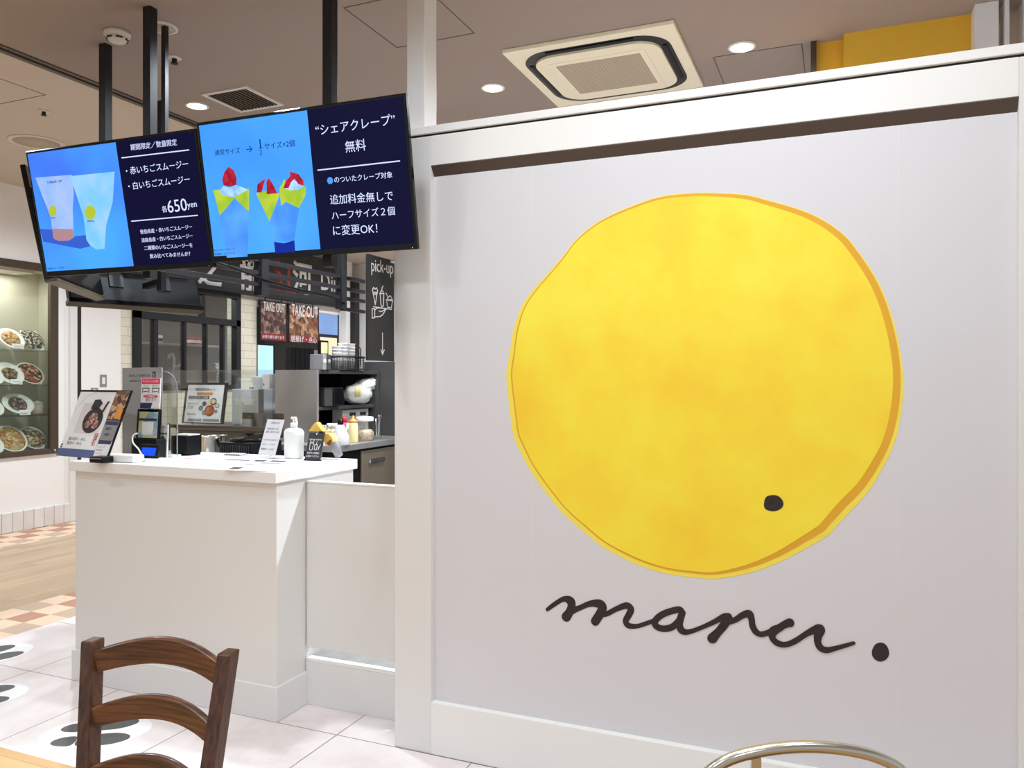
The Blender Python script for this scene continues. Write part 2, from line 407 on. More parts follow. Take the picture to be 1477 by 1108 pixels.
# ================================================================== SETTING
WX = -7.16; PY = 2.66; MY = 2.685
fl = MB()
def patch(mi, x0, x1, y0, y1): fl.mi = mi; fl.box(x0, x1, y0, y1, -.05, 0)
patch(0, -4.273, 4, 2.065, 12); patch(1, -4.774, -4.273, -4, 12); patch(2, -6.55, -4.774, -4, 12); patch(1, WX-.4, -6.55, -4, 12); patch(3, -4.273, 4, -4, 2.065)
struct(fl.build('floor', [M['tile'], M['checker'], M['planks'], M['planks_warm']]))
EX = -3.79
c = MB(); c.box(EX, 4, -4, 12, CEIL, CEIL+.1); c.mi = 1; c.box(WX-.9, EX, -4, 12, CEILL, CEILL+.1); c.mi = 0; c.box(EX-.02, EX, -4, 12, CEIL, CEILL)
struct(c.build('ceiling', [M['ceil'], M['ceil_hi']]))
t = MB(); t.box(EX-.022, EX+.012, -4, 12, CEIL-.012, CEIL-.0005); t.box(EX+.03, EX+.05, -4, 12, CEIL-.006, CEIL-.0005)  # dark strips painted for the shade in the two ceiling-edge gaps
struct(t.build('trim_1', M['frame_brown']))
# ceiling access hatches: thin seams
def hatch(x0, x1, y0, y1, z, name, w=.004):
    m = MB()
    m.box(x0, x1, y0, y0+w, z-.002, z); m.box(x0, x1, y1-w, y1, z-.002, z); m.box(x0, x0+w, y0+w, y1-w, z-.002, z); m.box(x1-w, x1, y0+w, y1-w, z-.002, z)
    struct(m.build(name, M['dark_strip']))
hatch(-.594, -.174, 4.04, 4.46, CEIL, 'trim_2'); hatch(-2.0, -1.58, 2.88, 3.33, CEIL, 'trim_3')
hatch(-5.13, -4.69, 3.06, 3.5, CEILL, 'trim_4'); hatch(-4.3, -3.84, 2.2, 2.68, CEILL, 'trim_5')

# far restaurant wall (left), wall openings: show case, kitchen window, entrance
w = MB()
w.box(WX-.2, WX, -4, 4.2, 0, CEILL); w.box(WX-.2, WX, 4.2, 5.46, 0, .70); w.box(WX-.2, WX, 4.2, 5.46, 2.55, CEILL)
w.box(WX-.02, WX, 5.46, 5.60, 0, CEILL); w.box(WX-.2, WX, 5.60, 6.21, 0, CEILL)
w.box(WX-.2, WX, 6.21, 8.34, 2.53, CEILL); w.box(WX-.2, WX, 8.34, 10.2, 2.42, CEILL)
struct(w.build('wall_left', M['wall']))
w = MB(); w.box(WX-.2, WX+.004, 6.21, 6.35, 0, 2.53); w.box(WX-.2, WX+.004, 8.02, 8.34, 0, 2.53); w.box(WX-.2, WX+.004, 6.35, 8.02, 0, 1.30)
struct(w.build('wall_brick', M['brick'])); 
w = MB(); w.box(WX, WX+.03, -4, 5.67, 0, .19, .006); struct(w.build('baseboard_left', M['skirt_brick']))
w = MB(); w.box(WX, WX+.035, 5.58, 5.66, 0, CEILL-.01, .004); struct(w.build('trim_6', M['grey_paint']))
w = MB(); w.box(WX, WX+.012, 5.665, 5.72, 0, CEILL-.01); struct(w.build('trim_7', M['black_line']))
# far end wall and rear dining space
w = MB(); w.box(-7.36, 4, 10.6, 10.8, 0, CEILL+.1); struct(w.build('wall_back', M['wall']))
w = MB(); w.box(-7.16, -7.02, 10.2, 10.36, 0, CEILL, .004); struct(w.build('pillar_white', M['wall']))
w = MB(); w.box(-7.02, -6.93, 10.3, 10.42, 0, CEILL-.25); struct(w.build('trim_8', M['black_line']))
w = MB(); w.box(-9.6, WX-.2, 11.4, 11.5, 0, CEILL); w.box(-9.7, -9.6, 5.9, 11.5, 0, CEILL); w.box(-9.6, WX-.2, 5.9, 6.0, 0, CEILL); w.box(-9.6, WX-.2, 6, 11.4, 2.85, 2.95)
struct(w.build('wall_kitchen', M['kitchen']))
w = MB(); w.box(-9.6, WX-.4, 6, 11.4, -.05, 0); struct(w.build('floor_kitchen', M['kitchen']))

# mural partition
w = MB(); w.box(-1.447, .473, MY, MY+.12, .19, 2.30); struct(w.build('wall_mural', M['mural']))
w = MB(); w.box(-1.608, -1.447, PY, PY+.20, 0, 2.364, .003); struct(w.build('pillar', M['grey_paint']))
w = MB(); w.box(.473, .66, PY, PY+.20, 0, 2.364, .003); w.box(.662, 3.5, PY+.01, PY+.2, 0, 2.364, .002); struct(w.build('pillar_right', M['grey_paint']))
w = MB(); w.box(-1.447, .473, PY, PY+.18, 2.25, 2.364, .0015); struct(w.build('trim_fascia', M['trim_lit_white']))
w = MB(); w.prism([(PY+.001, 2.25), (PY+.001, 2.247), (MY, 2.212), (MY+.01, 2.212), (MY+.01, 2.25)], 'x', -1.447, .473); struct(w.build('trim_9', M['dark_strip']))
w = MB(); w.box(-1.60, 3.5, PY+.008, PY+.19, 2.364, 2.373); struct(w.build('trim_10', M['black_line']))
w = MB(); w.box(-1.62, 3.5, PY-.004, PY+.22, 2.373, 2.402, .002); struct(w.build('trim_cap', M['trim_lit_white']))
w = MB(); w.box(-1.447, .473, PY-.001, MY+.02, 0, .199, .002); struct(w.build('baseboard_mural', M['trim_lit_white']))
w = MB(); w.box(-1.582, -1.503, PY+.05, PY+.15, 2.402, CEIL, .003); struct(w.build('pillar_upper', M['trim_lit_white']))
for i, x in enumerate((-1.04, .16)):
    w = MB(); w.box(x, x+.0015, MY-.0006, MY, .2, 2.21); struct(w.build('trim_1%d' % (i+1), M['grey_paint']))
# mustard wall and white columns behind the partition
w = MB(); w.box(.01, .60, 4.0, 4.2, 0, CEIL); w.box(-.11, .01, 4.07, 4.2, 0, CEIL); struct(w.build('wall_mustard', M['yellow_wall']))
w = MB(); w.box(-.135, -.11, 4.03, 4.2, 0, CEIL); struct(w.build('trim_13', M['frame_brown']))
w = MB(); w.box(.53, .62, 3.9, 4.0, 0, CEIL, .003); w.box(.64, .655, 3.88, 4.0, 0, CEIL); struct(w.build('pillar_cream', M['wall']))
w = MB(); w.box(.71, 1.3, 3.9, 4.05, 0, CEIL, .003); w.box(.79, .80, 3.895, 3.9, 0, CEIL); struct(w.build('pillar_pale', M['wall']))

# ================================================================== MURAL
cropD = [(590,33),(690,38),(760,55),(830,75),(890,100),(950,140),(990,185),(1035,250),(1065,310),(1090,385),(1108,470),(1113,540),(1108,620),(1090,700),(1060,765),(1020,830),(970,885),(918,942),(912,948),(870,972),(800,1010),(740,1035),(680,1052),(610,1062),(550,1058),(480,1048),(420,1030),(370,1008),(310,975),(255,930),(205,885),(160,830),(115,765),(85,705),(73,672),(65,610),(57,540),(57,505),(65,460),(75,400),(95,340),(125,295),(165,250),(205,205),(240,160),(290,118),(340,90),(400,65),(460,45),(520,36)]
ccx, ccy = 590, 545
def inset(tab):
    out = []
    for x, y in cropD:
        dx, dy = x-ccx, y-ccy; r = math.hypot(dx, dy); a = math.degrees(math.atan2(dy, dx)) % 360
        i = int(a//45); f = a/45-i; d = tab[i % 8]*(1-f)+tab[(i+1) % 8]*f
        out.append((ccx+dx*(r-d)/r, ccy+dy*(r-d)/r))
    return out
def wallpts(pts): return [(lambda p: (p.x, p.z))(onY(700+x*.54146, 260+y*.54146, MY)) for x, y in pts]
mural = thing('wall_emblem', 'big hand-painted yellow circle with a small black dot on the grey partition wall', 'wall painting', (0, MY, 0))
MB().prism([tuple(p) for p in closed_catmull(wallpts(cropD))], 'y', -.0008, -.0001).build('rim', M['rim'], mural)
MB().prism([tuple(p) for p in closed_catmull(wallpts(inset([7, 18, 11, 13, 13, 2, 2, 2])))], 'y', -.0016, -.0007).build('outline_stroke', M['amber'], mural)
MB().prism([tuple(p) for p in closed_catmull(wallpts(inset([27, 40, 17, 16, 17, 5, 10, 20])))], 'y', -.0024, -.0015).build('disc', M['disc'], mural)
dot = [(767+26*math.cos(a)*(1+.07*math.sin(3*a+1)), 860+23*math.sin(a)*(1+.06*math.cos(2*a))) for a in [2*PI*k/28 for k in range(28)]]
MB().prism(wallpts(dot), 'y', -.0034, -.0023).build('dot', M['ink'], mural)
STR = [[(78,130,5),(105,110,6),(140,90,7),(165,97,12),(170,115,11),(163,138,11),(150,158,13)],
 [(163,142,8),(180,132,8),(205,122,7),(240,108,8),(275,108,12),(288,122,12),(277,148,12),(260,175,12)],
 [(277,150,7),(305,146,7),(340,128,7),(378,115,9),(396,128,9),(388,150,9),(376,173,8),(387,191,8),(420,193,6),(450,184,6),(485,172,6)],
 [(590,140,8),(580,130,9),(545,137,9),(510,152,9),(488,174,9),(492,193,9),(520,203,9),(555,195,9),(583,165,8),(592,142,9)],
 [(592,142,9),(584,165,10),(580,188,10),(590,210,10),(615,215,7),(660,200,6),(710,178,7),(748,158,9),(765,160,13)],
 [(768,158,10),(752,186,12),(730,213,11),(705,240,14)],
 [(752,180,9),(790,170,8),(820,152,9),(845,146,11),(855,168,9),(858,190,9),(870,213,9),(890,224,8),(920,217,8),(955,200,9),(985,185,11),(1000,180,13)],
 [(965,198,10),(937,213,13),(934,238,9),(955,258,9),(985,263,8),(1020,250,8),(1060,224,8),(1093,208,11),(1114,205,15),(1108,228,12),(1106,252,10),(1117,275,10),(1140,284,9),(1170,278,7),(1210,267,6),(1243,257,5)]]
scr = thing('wall_script', 'black brush-script word maru with a full stop, painted below the yellow circle', 'lettering', (0, MY, 0))
mb = MB()
for st in STR:
    pp = []
    for x, y, r in catmull(st, 5):
        p = onY(760+x*.37915, 830+y*.37915, MY); q = onY(760+(x+r)*.37915, 830+y*.37915, MY); pp.append((p.x, p.z, (q.x-p.x)*1.36))
    ribbon(mb, pp, -.0012, -.0001)
mb.build('script', M['ink'], scr)
fs = [(1345+33*math.cos(a)*(1+.03*math.sin(3*a)), 292+36*math.sin(a)) for a in [2*PI*k/28 for k in range(28)]]
MB().prism([(lambda p: (p.x, p.z))(onY(760+x*.37915, 830+y*.37915, MY)) for x, y in fs], 'y', -.0012, -.0001).build('full_stop', M['ink'], scr)

# ================================================================== SERVICE COUNTER
ct = thing('service_counter', 'pale grey service counter with white worktop beside the mural partition', 'counter', (-2.78, 2.95, 0))
def L(o, x0, x1, y0, y1, z0, z1): return (x0-o.location.x, x1-o.location.x, y0-o.location.y, y1-o.location.y, z0-o.location.z, z1-o.location.z)
MB().box(*L(ct, -3.372, -2.184, 2.667, 3.23, .0, .998), .002).build('body', M['grey_paint'], ct)
MB().box(*L(ct, -3.386, -2.169, 2.645, 3.245, .998, 1.045), .003).build('worktop', M['counter_top'], ct)
MB().box(*L(ct, -3.384, -2.172, 2.655, 3.235, 0, .145), .003).build('skirting', M['grey_paint'], ct)
gt = thing('counter_door', 'flat grey low door panel between the counter and the pillar', 'door', (-1.9, 2.87, .252))
MB().box(-.278, .29, -.01, .02, 0, .725, .003).build('panel', M['grey_paint'], gt)
MB().box(-.28, .29, -.012, .024, .725, .733, .001).build('lit_top_edge', M['white'], gt)  # light along the door's upper edge painted as a white strip
sl = MB(); sl.box(-2.180, -1.609, 2.858, 3.6, 0, .192, .002); sl.mi = 1; sl.box(-2.178, -1.61, 2.895, 3.6, .190, .2); sl.mi = 2; sl.box(-2.180, -1.609, 2.857, 2.90, .192, .203, .002)  # white front lip paints the lit edge of the sill
struct(sl.build('trim_sill', [M['grey_paint'], plain('grey_stone_sill', rgb(150, 146, 142), .5, var=.2, scale=14), M['white']]))

# ================================================================== CEILING FIXTURES
ac = thing('air_conditioner', 'square ceiling air conditioner cassette with rounded black air slot and grille', 'air conditioner', (-1.115, 3.96, CEIL))
def rrect(w, h, r, n=8, dx=0, dy=0):
    o = []
    for cx_, cy_, a0 in ((w/2-r, h/2-r, 0), (-w/2+r, h/2-r, 90), (-w/2+r, -h/2+r, 180), (w/2-r, -h/2+r, 270)):
        for k in range(n+1):
            a = math.radians(a0+90*k/n); o.append((cx_+r*math.cos(a)+dx, cy_+r*math.sin(a)+dy))
    return o
MB().box(-.42, .42, -.415, .415, -.022, -.0005, .004).build('cover_panel', M['ac'], ac)
MB().prism(rrect(.735, .725, .16), 'z', -.0245, -.021).build('air_slot', M['black_gloss'], ac)
MB().prism(rrect(.635, .625, .12), 'z', -.036, -.024).build('inner_panel', M['ac'], ac)
sm = MB()
for k in range(4):
    a = k*PI/2
    sm.box(-.22, .22, .330, .350, -.0285, -.0235, .001, Matrix.Rotation(a, 4, 'Z'))
sm.build('louver', M['black_plastic'], ac)
MB().box(-.245, .245, -.235, .235, -.0395, -.0355, .002).build('intake_frame', M['ac'], ac)
g = MB(); g.box(-.215, .215, -.205, .205, -.0405, -.0392)
for k in range(26): x = -.21+k*.0168; g.box(x-.001, x+.001, -.203, .203, -.0420, -.0404)
for k in range(3): x = -.1075+k*.1075; g.box(x-.007, x+.007, -.205, .205, -.0412, -.0404)
g.build('intake_grille', M['ac_grille'], ac)

def downlight(x, y, z, label, lamp=True, r=.055):
    o = thing('downlight' if lamp else 'ceiling_speaker', label, 'ceiling light' if lamp else 'speaker', (x, y, z), group='recessed ceiling downlights' if lamp else 'round ceiling speakers')
    MB().lathe([(r*1.22, -.001), (r*1.22, -.006), (r, -.008), (r, -.001)], 28, cap=False).build('trim_ring', M['fix_white'], o)
    MB().lathe([(r*.99, -.001), (r*.99, -.006)], 28).build('lens' if lamp else 'grille', M['lamp'] if lamp else M['ac_grille'], o)
    return o
downlight(-1.781, 3.989, CEIL, 'lit ceiling downlight above the partition, just left of the air conditioner')
downlight(-.446, 3.964, CEIL, 'lit ceiling downlight right of the air conditioner')
downlight(-3.511, 3.578, CEIL, 'lit ceiling downlight near the slatted air vent above the screens')
downlight(-5.69, 4.17, CEILL, 'round grey ceiling speaker over the corridor above the left screen', False, .16)
downlight(-2.876, 2.72, CEIL, 'pale round ceiling speaker partly behind the tall black post', False, .055)
vent = thing('air_vent', 'square slatted ceiling air vent above the two screens', 'vent', (-3.185, 3.6, CEIL))
v = MB()
for k in range(2): s = (-1, 1)[k]; v.box(s*.15-.012, s*.15+.012, -.162, .162, -.008, -.0005); v.box(-.138, .138, s*.15-.012, s*.15+.012, -.008, -.0005)
v.build('frame', M['fix_white'], vent)
MB().box(-.138, .138, -.138, .138, -.003, -.0005).build('duct_opening', M['black_line'], vent)
v = MB()
for k in range(11): x = -.124+k*.0248; v.box(x-.004, x+.004, -.138, .138, -.009, -.003)
v.build('slats', M['frame_brown'], vent)
sd = thing('smoke_detector', 'white domed smoke detector on the ceiling beside the black posts', 'smoke detector', (-3.113, 2.68, CEIL))
MB().lathe([(.058, -.0005), (.058, -.016), (.05, -.022), (.05, -.024)], 28).build('base', M['fix_white'], sd)
MB().lathe([(.044, -.024), (.046, -.030), (.036, -.044), (.03, -.047)], 28).build('sensor_dome', M['fix_white'], sd)
v = MB()
for k in range(6):
    a = k*PI/3; v.box(-.014, .014, .038, .0465, -.037, -.031, 0, Matrix.Rotation(a, 4, 'Z'))
v.build('vent_slots', M['black_line'], sd)
for (x, y, z, lb) in ((-3.091, 3.0, CEIL, 'small ceiling sprinkler right of the tall black post'), (-4.98, 3.70, CEILL, 'small ceiling sprinkler over the corridor left of the black posts')):
    sp = thing('sprinkler', lb, 'sprinkler', (x, y, z), group='ceiling sprinklers')
    MB().lathe([(.035, -.0005), (.033, -.006), (.014, -.009)], 20).build('rosette', M['fix_white'], sp)
    MB().lathe([(.013, -.009), (.012, -.028), (.018, -.030), (.018, -.033)], 16).build('head', M['black_line'], sp)
# small hidden track with two spot heads above the frame edge
# ================================================================== DISPLAY SCREENS
TW, THH = .93, .547
def tvpix(tl, tr, br, bl):
    """maps photo-crop pixels of one screen to that screen's own plane (metres, centre origin)"""
    A = []; B = []
    for (x, y), (u, v) in zip((tl, tr, br, bl), ((-TW/2, THH/2), (TW/2, THH/2), (TW/2, -THH/2), (-TW/2, -THH/2))):
        A += [[x, y, 1, 0, 0, 0, -u*x, -u*y], [0, 0, 0, x, y, 1, -v*x, -v*y]]; B += [u, v]
    h = np.linalg.solve(np.array(A, float), np.array(B, float))
    def f(x, y):
        w_ = h[6]*x+h[7]*y+1; return ((h[0]*x+h[1]*y+h[2])/w_, (h[3]*x+h[4]*y+h[5])/w_)
    return f
def tv_body(o):
    MB().box(-TW/2, TW/2, -.006, .016, -THH/2, THH/2, .004).build('bezel', M['black_gloss'], o)
    b = MB(); b.box(-TW/2+.03, TW/2-.03, .014, .052, -THH/2+.03, THH/2-.09, .012); b.box(-.2, .2, .05, .066, -.13, .10, .004)
    b.build('back_cover', M['black_plastic'], o)
    MB().box(-.06, .06, .06, .075, -.10, .10, .003).build('wall_bracket', M['black_steel'], o)
    led = MB(); led.blob((TW/2-.02, -.006, -THH/2+.006), .002, 1); led.build('status_light', M['white'], o)
BLUE = glow('screen_blue', rgb(64, 150, 252), 1.0, c2=rgb(78, 168, 255), scale=2.5)
BLUE2 = glow('screen_blue_deep', rgb(66, 118, 236), 1.0, c2=rgb(72, 166, 255), scale=2.2)
NAVY = glow('screen_navy', rgb(10, 9, 46), 1.0)
SW = glow('screen_white', rgb(212, 222, 255), 1.0); SDK = glow('screen_dark_text', rgb(14, 40, 110), 1.0)
SCUP = glow('screen_cup', rgb(140, 180, 250), 1.0, c2=rgb(165, 190, 246), scale=9); SCUP2 = glow('screen_cup_cyan', rgb(118, 196, 255), 1.0, c2=rgb(160, 205, 252), scale=9)
SYEL = glow('screen_yellow', rgb(176, 190, 50), 1.0); SBR = glow('screen_peach', rgb(172, 132, 140), 1.0)
SPAP = glow('screen_paper', rgb(92, 170, 252), 1.0, c2=rgb(70, 140, 240), scale=7); SCRP = glow('screen_crepe', rgb(190, 208, 62), 1.0, c2=rgb(150, 190, 50), scale=14)
SRED = glow('screen_strawberry', rgb(150, 20, 44), 1.0, c2=rgb(190, 36, 56), scale=40); SCREAM = glow('screen_cream', rgb(190, 222, 255), 1.0, c2=rgb(130, 190, 255), scale=30)
SHADE = glow('screen_shadow', rgb(52, 92, 200), 1.0); SHOLD = glow('screen_holder', rgb(16, 40, 150), 1.0)
def poly(name, pts, mat, par, y): return MB().prism(pts, 'y', y-.0005, y).build(name, mat, par)
# --- left screen: smoothie menu
tv = thing('menu_screen', 'left hanging menu screen showing two smoothie cups and a 650 yen price', 'screen', (-2.831, 2.437, 2.162), (.188, 0, .045), 'hanging menu screens')
tv_body(tv)
f1 = tvpix((163, 250), (1205, 104), (1321, 960), (288, 1018))
scn = MB().box(-TW/2+.012, TW/2-.012, -.0072, -.005, -THH/2+.022, THH/2-.012).build('display', NAVY, tv)
sx = f1(770, 560)[0]
poly('picture_panel', [(-TW/2+.013, -THH/2+.024), (sx, -THH/2+.024), (sx, THH/2-.013), (-TW/2+.013, THH/2-.013)], BLUE2, scn, -.0074)
P1 = lambda *q: [f1(*a) for a in q]
poly('table_shadow', P1((252, 722), (335, 728), (345, 790), (455, 770), (540, 760), (560, 830), (500, 845), (275, 800)), SHADE, scn, -.0080)
cup = poly('cup_picture', P1((228, 410), (450, 392), (462, 500), (455, 600), (462, 775), (430, 795), (370, 797), (338, 780), (318, 640), (270, 520)), SCUP, scn, -.0086)
poly('syrup', P1((330, 720), (458, 725), (462, 775), (430, 795), (370, 797), (338, 780)), SBR, scn, -.0092)
poly('cup_picture', P1((440, 400), (712, 372), (700, 560), (660, 700), (650, 845), (600, 850), (560, 820), (540, 790), (520, 640), (480, 520)), SCUP2, scn, -.0092)
for cx_, cy_, rx, ry in ((334, 613, 24, 34), (563, 622, 34, 42)):
    poly('cup_logo', [f1(cx_+rx*math.cos(a), cy_+ry*math.sin(a)) for a in [2*PI*k/20 for k in range(20)]], SYEL, scn, -.0098)
def T(f, s, x0, y0, x1, y1, hs=1): a, b = f(x0, y0), f(x1, y1); return (s, a[0], a[1], b[0], b[1], hs)
lettering([T(f1, '期間限定／数量限定', 808, 224, 1092, 190), T(f1, '・赤いちごスムージー', 780, 368, 1162, 322), T(f1, '・白いちごスムージー', 795, 462, 1172, 416),
           T(f1, '各', 1002, 604, 1034, 598), T(f1, '650', 1036, 588, 1155, 572), T(f1, 'yen', 1160, 588, 1218, 580),
           T(f1, '徳島県産・赤いちごスムージー', 868, 742, 1188, 710), T(f1, '淡路島産・白いちごスムージー', 876, 794, 1192, 766), T(f1, '二種類のいちごスムージーを', 893, 842, 1192, 824), T(f1, '飲み比べてみませんか？', 928, 892, 1178, 876)], SW, scn, -.0084)
lettering([T(f1, '写真はイメージです', 300, 967, 400, 960)], SDK, scn, -.0090)
lettering([T(f1, 'maru.', 325, 655, 352, 655), T(f1, 'maru.', 546, 675, 590, 675), T(f1, 'TUMBLER CUP', 300, 440, 390, 430)], SDK, scn, -.0104)
for a, b in (((755, 288), (1167, 238)), ((815, 676), (1222, 640))):
    p, q = f1(*a), f1(*b); m_ = MB(); line2(m_, [p, q], .0022, -.0085, -.0078); m_.build('rule_line', SW, scn)
# --- right screen: crepe menu
tv2 = thing('menu_screen', 'right hanging menu screen showing three strawberry crepes', 'screen', (-1.888, 2.460, 2.178), (.17, 0, .035), 'hanging menu screens')
tv_body(tv2)
f2 = tvpix((28, 212), (1205, 53), (1265, 970), (126, 1012))
scn = MB().box(-TW/2+.012, TW/2-.012, -.0072, -.005, -THH/2+.022, THH/2-.012).build('display', NAVY, tv2)
sx = f2(684, 560)[0]
poly('picture_panel', [(-TW/2+.013, -THH/2+.024), (sx, -THH/2+.024), (sx, THH/2-.013), (-TW/2+.013, THH/2-.013)], BLUE, scn, -.0074)
P2 = lambda *q: [f2(*a) for a in q]
poly('crepe_paper', P2((163, 750), (245, 650), (325, 735), (318, 985), (205, 988)), SPAP, scn, -.0080)
poly('crepe_skin', P2((128, 602), (325, 598), (325, 728), (246, 650), (165, 748)), SCRP, scn, -.0086)
poly('cream', P2((160, 605), (185, 580), (215, 590), (250, 575), (290, 590), (318, 605), (270, 630), (240, 645), (180, 630)), SCREAM, scn, -.0092)
poly('strawberry', P2((178, 540), (190, 500), (212, 470), (240, 490), (257, 535), (255, 575), (225, 585), (185, 575)), SRED, scn, -.0098)
poly('crepe_paper', P2((440, 785), (500, 640), (505, 905), (470, 905)), SPAP, scn, -.0080)
poly('crepe_skin', P2((363, 625), (430, 610), (497, 632), (438, 786)), SCRP, scn, -.0086)
poly('strawberry', P2((368, 620), (372, 575), (395, 555), (415, 545), (405, 580), (395, 622)), SRED, scn, -.0092)
poly('strawberry', P2((424, 632), (422, 560), (434, 540), (455, 570), (482, 628)), SRED, scn, -.0092)
poly('crepe_paper', P2((503, 700), (530, 678), (604, 715), (575, 905), (505, 905)), SPAP, scn, -.0084)
poly('crepe_skin', P2((495, 600), (520, 550), (560, 600), (642, 592), (640, 640), (602, 716), (530, 678), (503, 700)), SCRP, scn, -.0092)
poly('cream', P2((520, 600), (560, 545), (600, 570), (630, 590), (600, 612), (550, 612)), SCREAM, scn, -.0096)
poly('strawberry', P2((518, 600), (530, 560), (556, 530), (552, 505), (600, 520), (630, 560), (628, 588), (600, 578), (580, 545), (560, 565), (545, 600)), SRED, scn, -.0102)
poly('crepe_holder', P2((465, 905), (520, 915), (578, 900), (582, 966), (472, 970)), SHOLD, scn, -.0096)
lettering([T(f2, '“シェアクレープ”', 695, 268, 1145, 208), T(f2, '無料', 862, 368, 978, 356), T(f2, 'のついたクレープ対象', 800, 558, 1128, 534),
           T(f2, '追加料金無しで', 776, 672, 1130, 656), T(f2, 'ハーフサイズ２個', 785, 764, 1140, 744), T(f2, 'に変更OK！', 792, 850, 1040, 842)], SW, scn, -.0084)
lettering([T(f2, '通常サイズ', 134, 388, 274, 376), T(f2, '→', 308, 372, 342, 369), T(f2, '1', 383, 342, 389, 341.5), T(f2, '2', 383, 389, 396, 388), T(f2, 'サイズ×2個', 410, 356, 578, 340), T(f2, '※いちごのソフトクレープ', 136, 944, 250, 938), T(f2, '写真はイメージです', 138, 966, 250, 962)], SDK, scn, -.0090)
p, q = f2(376, 366), f2(402, 363); m_ = MB(); line2(m_, [p, q], .001, -.009, -.0084); m_.build('fraction_bar', SDK, scn)
p, q = f2(708, 500), f2(1170, 456); m_ = MB(); line2(m_, [p, q], .0022, -.0085, -.0078); m_.build('rule_line', SW, scn)
p = f2(776, 562); MB().prism([(p[0]+.0125*math.cos(2*PI*k/20), p[1]+.0125*math.sin(2*PI*k/20)) for k in range(20)], 'y', -.0085, -.0078).build('bullet_dot', BLUE, scn)
# --- side screen seen from behind (faces away to the left) and rear monitor
tv3 = thing('side_screen', 'thin black screen turned away behind the left menu screen', 'screen', (-3.72, 2.87, 2.155), (.19, 0, math.radians(-53)), 'hanging menu screens')
def turned(o):
    MB().box(-.45, .45, -.006, .018, -THH/2, THH/2, .004).build('bezel', M['black_gloss'], o)
    MB().box(-.43, .43, .014, .05, -THH/2+.02, THH/2-.10, .01).build('back_cover', M['black_plastic'], o)
    MB().box(-.45, .45, -.004, .05, -THH/2-.004, -THH/2+.012, .002).build('lower_edge', M['olive'], o)
    for k in range(4): m_ = MB(); m_.blob((.40, .052, -.08-k*.035), .007, 1); m_.build('connector', M['chrome'], o)
turned(tv3)
tv4 = thing('rear_monitor', 'long black monitor back hanging low behind the left menu screen', 'screen', (-3.97, 3.55, 1.97), (-.35, 0, math.radians(69)), 'hanging menu screens')
MB().box(-.385, .385, -.03, .03, -.105, .105, .01).build('back_cover', M['black_plastic'], tv4)
MB().box(-.39, .40, -.036, .034, -.115, -.085, .004).build('lower_edge', M['black_gloss'], tv4)
for x in (-.12, .16):
    m_ = MB(); m_.box(x-.04, x+.04, -.04, -.028, .0, .105); m_.box(x-.012, x+.012, -.036, -.01, .09, .19); m_.build('bracket', M['black_steel'], tv4)

# ================================================================== HANGING FRAME (posts, cross bars, slats)
fr = thing('ceiling_frame', 'black steel frame of square posts hanging from the ceiling behind the menu screens', 'frame', (-2.7, 2.7, CEIL))
def postat(x, y, s, z0, z1, par): MB().box(x-s-par.location.x, x+s-par.location.x, y-s-par.location.y, y+s-par.location.y, z0-par.location.z, z1-par.location.z, .002).build('post', M['black_steel'], par)
q2 = onY(216.5, 300, 2.56); q4 = onY(476, 300, 2.56)
postat(q2.x, q2.y, .021, 1.87, CEIL, fr); postat(q4.x, q4.y, .021, 1.87, CEIL, fr)
postat(-3.284, 2.76, .021, 1.95, CEIL, fr); postat(-3.655, 3.45, .019, 1.95, CEIL, fr)
def bar(a, b, s, par, name='cross_bar', mat='black_steel'):
    a, b = Vector(a), Vector(b); d = b-a; Lg = d.length; rot = d.to_track_quat('X', 'Z').to_matrix().to_4x4()
    return MB().box(0, Lg, -s, s, -s, s, 0, Matrix.Translation(a-par.location) @ rot).build(name, M[mat], par)
bar((q2.x, 2.56, 2.16), (q4.x, 2.56, 2.16), .018, fr); bar((-3.284, 2.76, 2.18), (q2.x, 2.56, 2.18), .018, fr)
bar((-3.284, 2.76, 2.14), (-3.655, 3.45, 2.14), .018, fr); bar((-3.655, 3.45, 2.0), (-3.86, 3.52, 1.99), .016, fr)
bar((-4.09, 3.14, 2.15), (-3.84, 3.83, 2.15), .018, fr); bar((-3.655, 3.45, 2.15), (-4.02, 3.45, 2.15), .016, fr)
LX = -2.85
rk = thing('slatted_rack', 'dark hanging rack of four long horizontal slats over the back counter', 'rack', (LX, 3.6, 2.0))
for u, s, zt in ((377, .028, 2.45), (492, .026, 2.45)):
    q = onX(u, 400, LX); postat(q.x, q.y, s, onX(u, 427 if u < 400 else 446, LX).z, zt, rk)
for k, (va, vb) in enumerate(((397, 406.5), (411.5, 421.5), (427, 435), (442, 450))):
    b_ = onX(525, vb, LX)
    if k < 3: MB().box(-.012, .012, 2.62-3.6, b_.y-3.6, b_.z-2.0-.0105, b_.z-2.0+.0105, .001).build('slat', M['black_steel'], rk)
    else: MB().box(-.012, .012, onX(492, 445, LX).y-3.6, b_.y-3.6, b_.z-2.0-.0105, b_.z-2.0+.0105, .001).build('slat', M['black_steel'], rk)
ba = onX(492, 300, LX).y
MB().box(-.02, .02, 2.6-3.6, ba-3.6, .42, .455).build('top_rail', M['black_steel'], rk)
MB().box(-.02, 1.2, ba-.02-3.6, ba+.02-3.6, .42, .455).build('top_rail', M['black_steel'], rk)
MB().box(-.012, .012, ba-.01-3.6, ba+.01-3.6, .455, CEIL-2.0).build('hanger', M['black_steel'], rk)
MB().box(-.012, .012, 2.7-3.6, 2.72-3.6, .455, CEIL-2.0).build('hanger', M['black_steel'], rk)
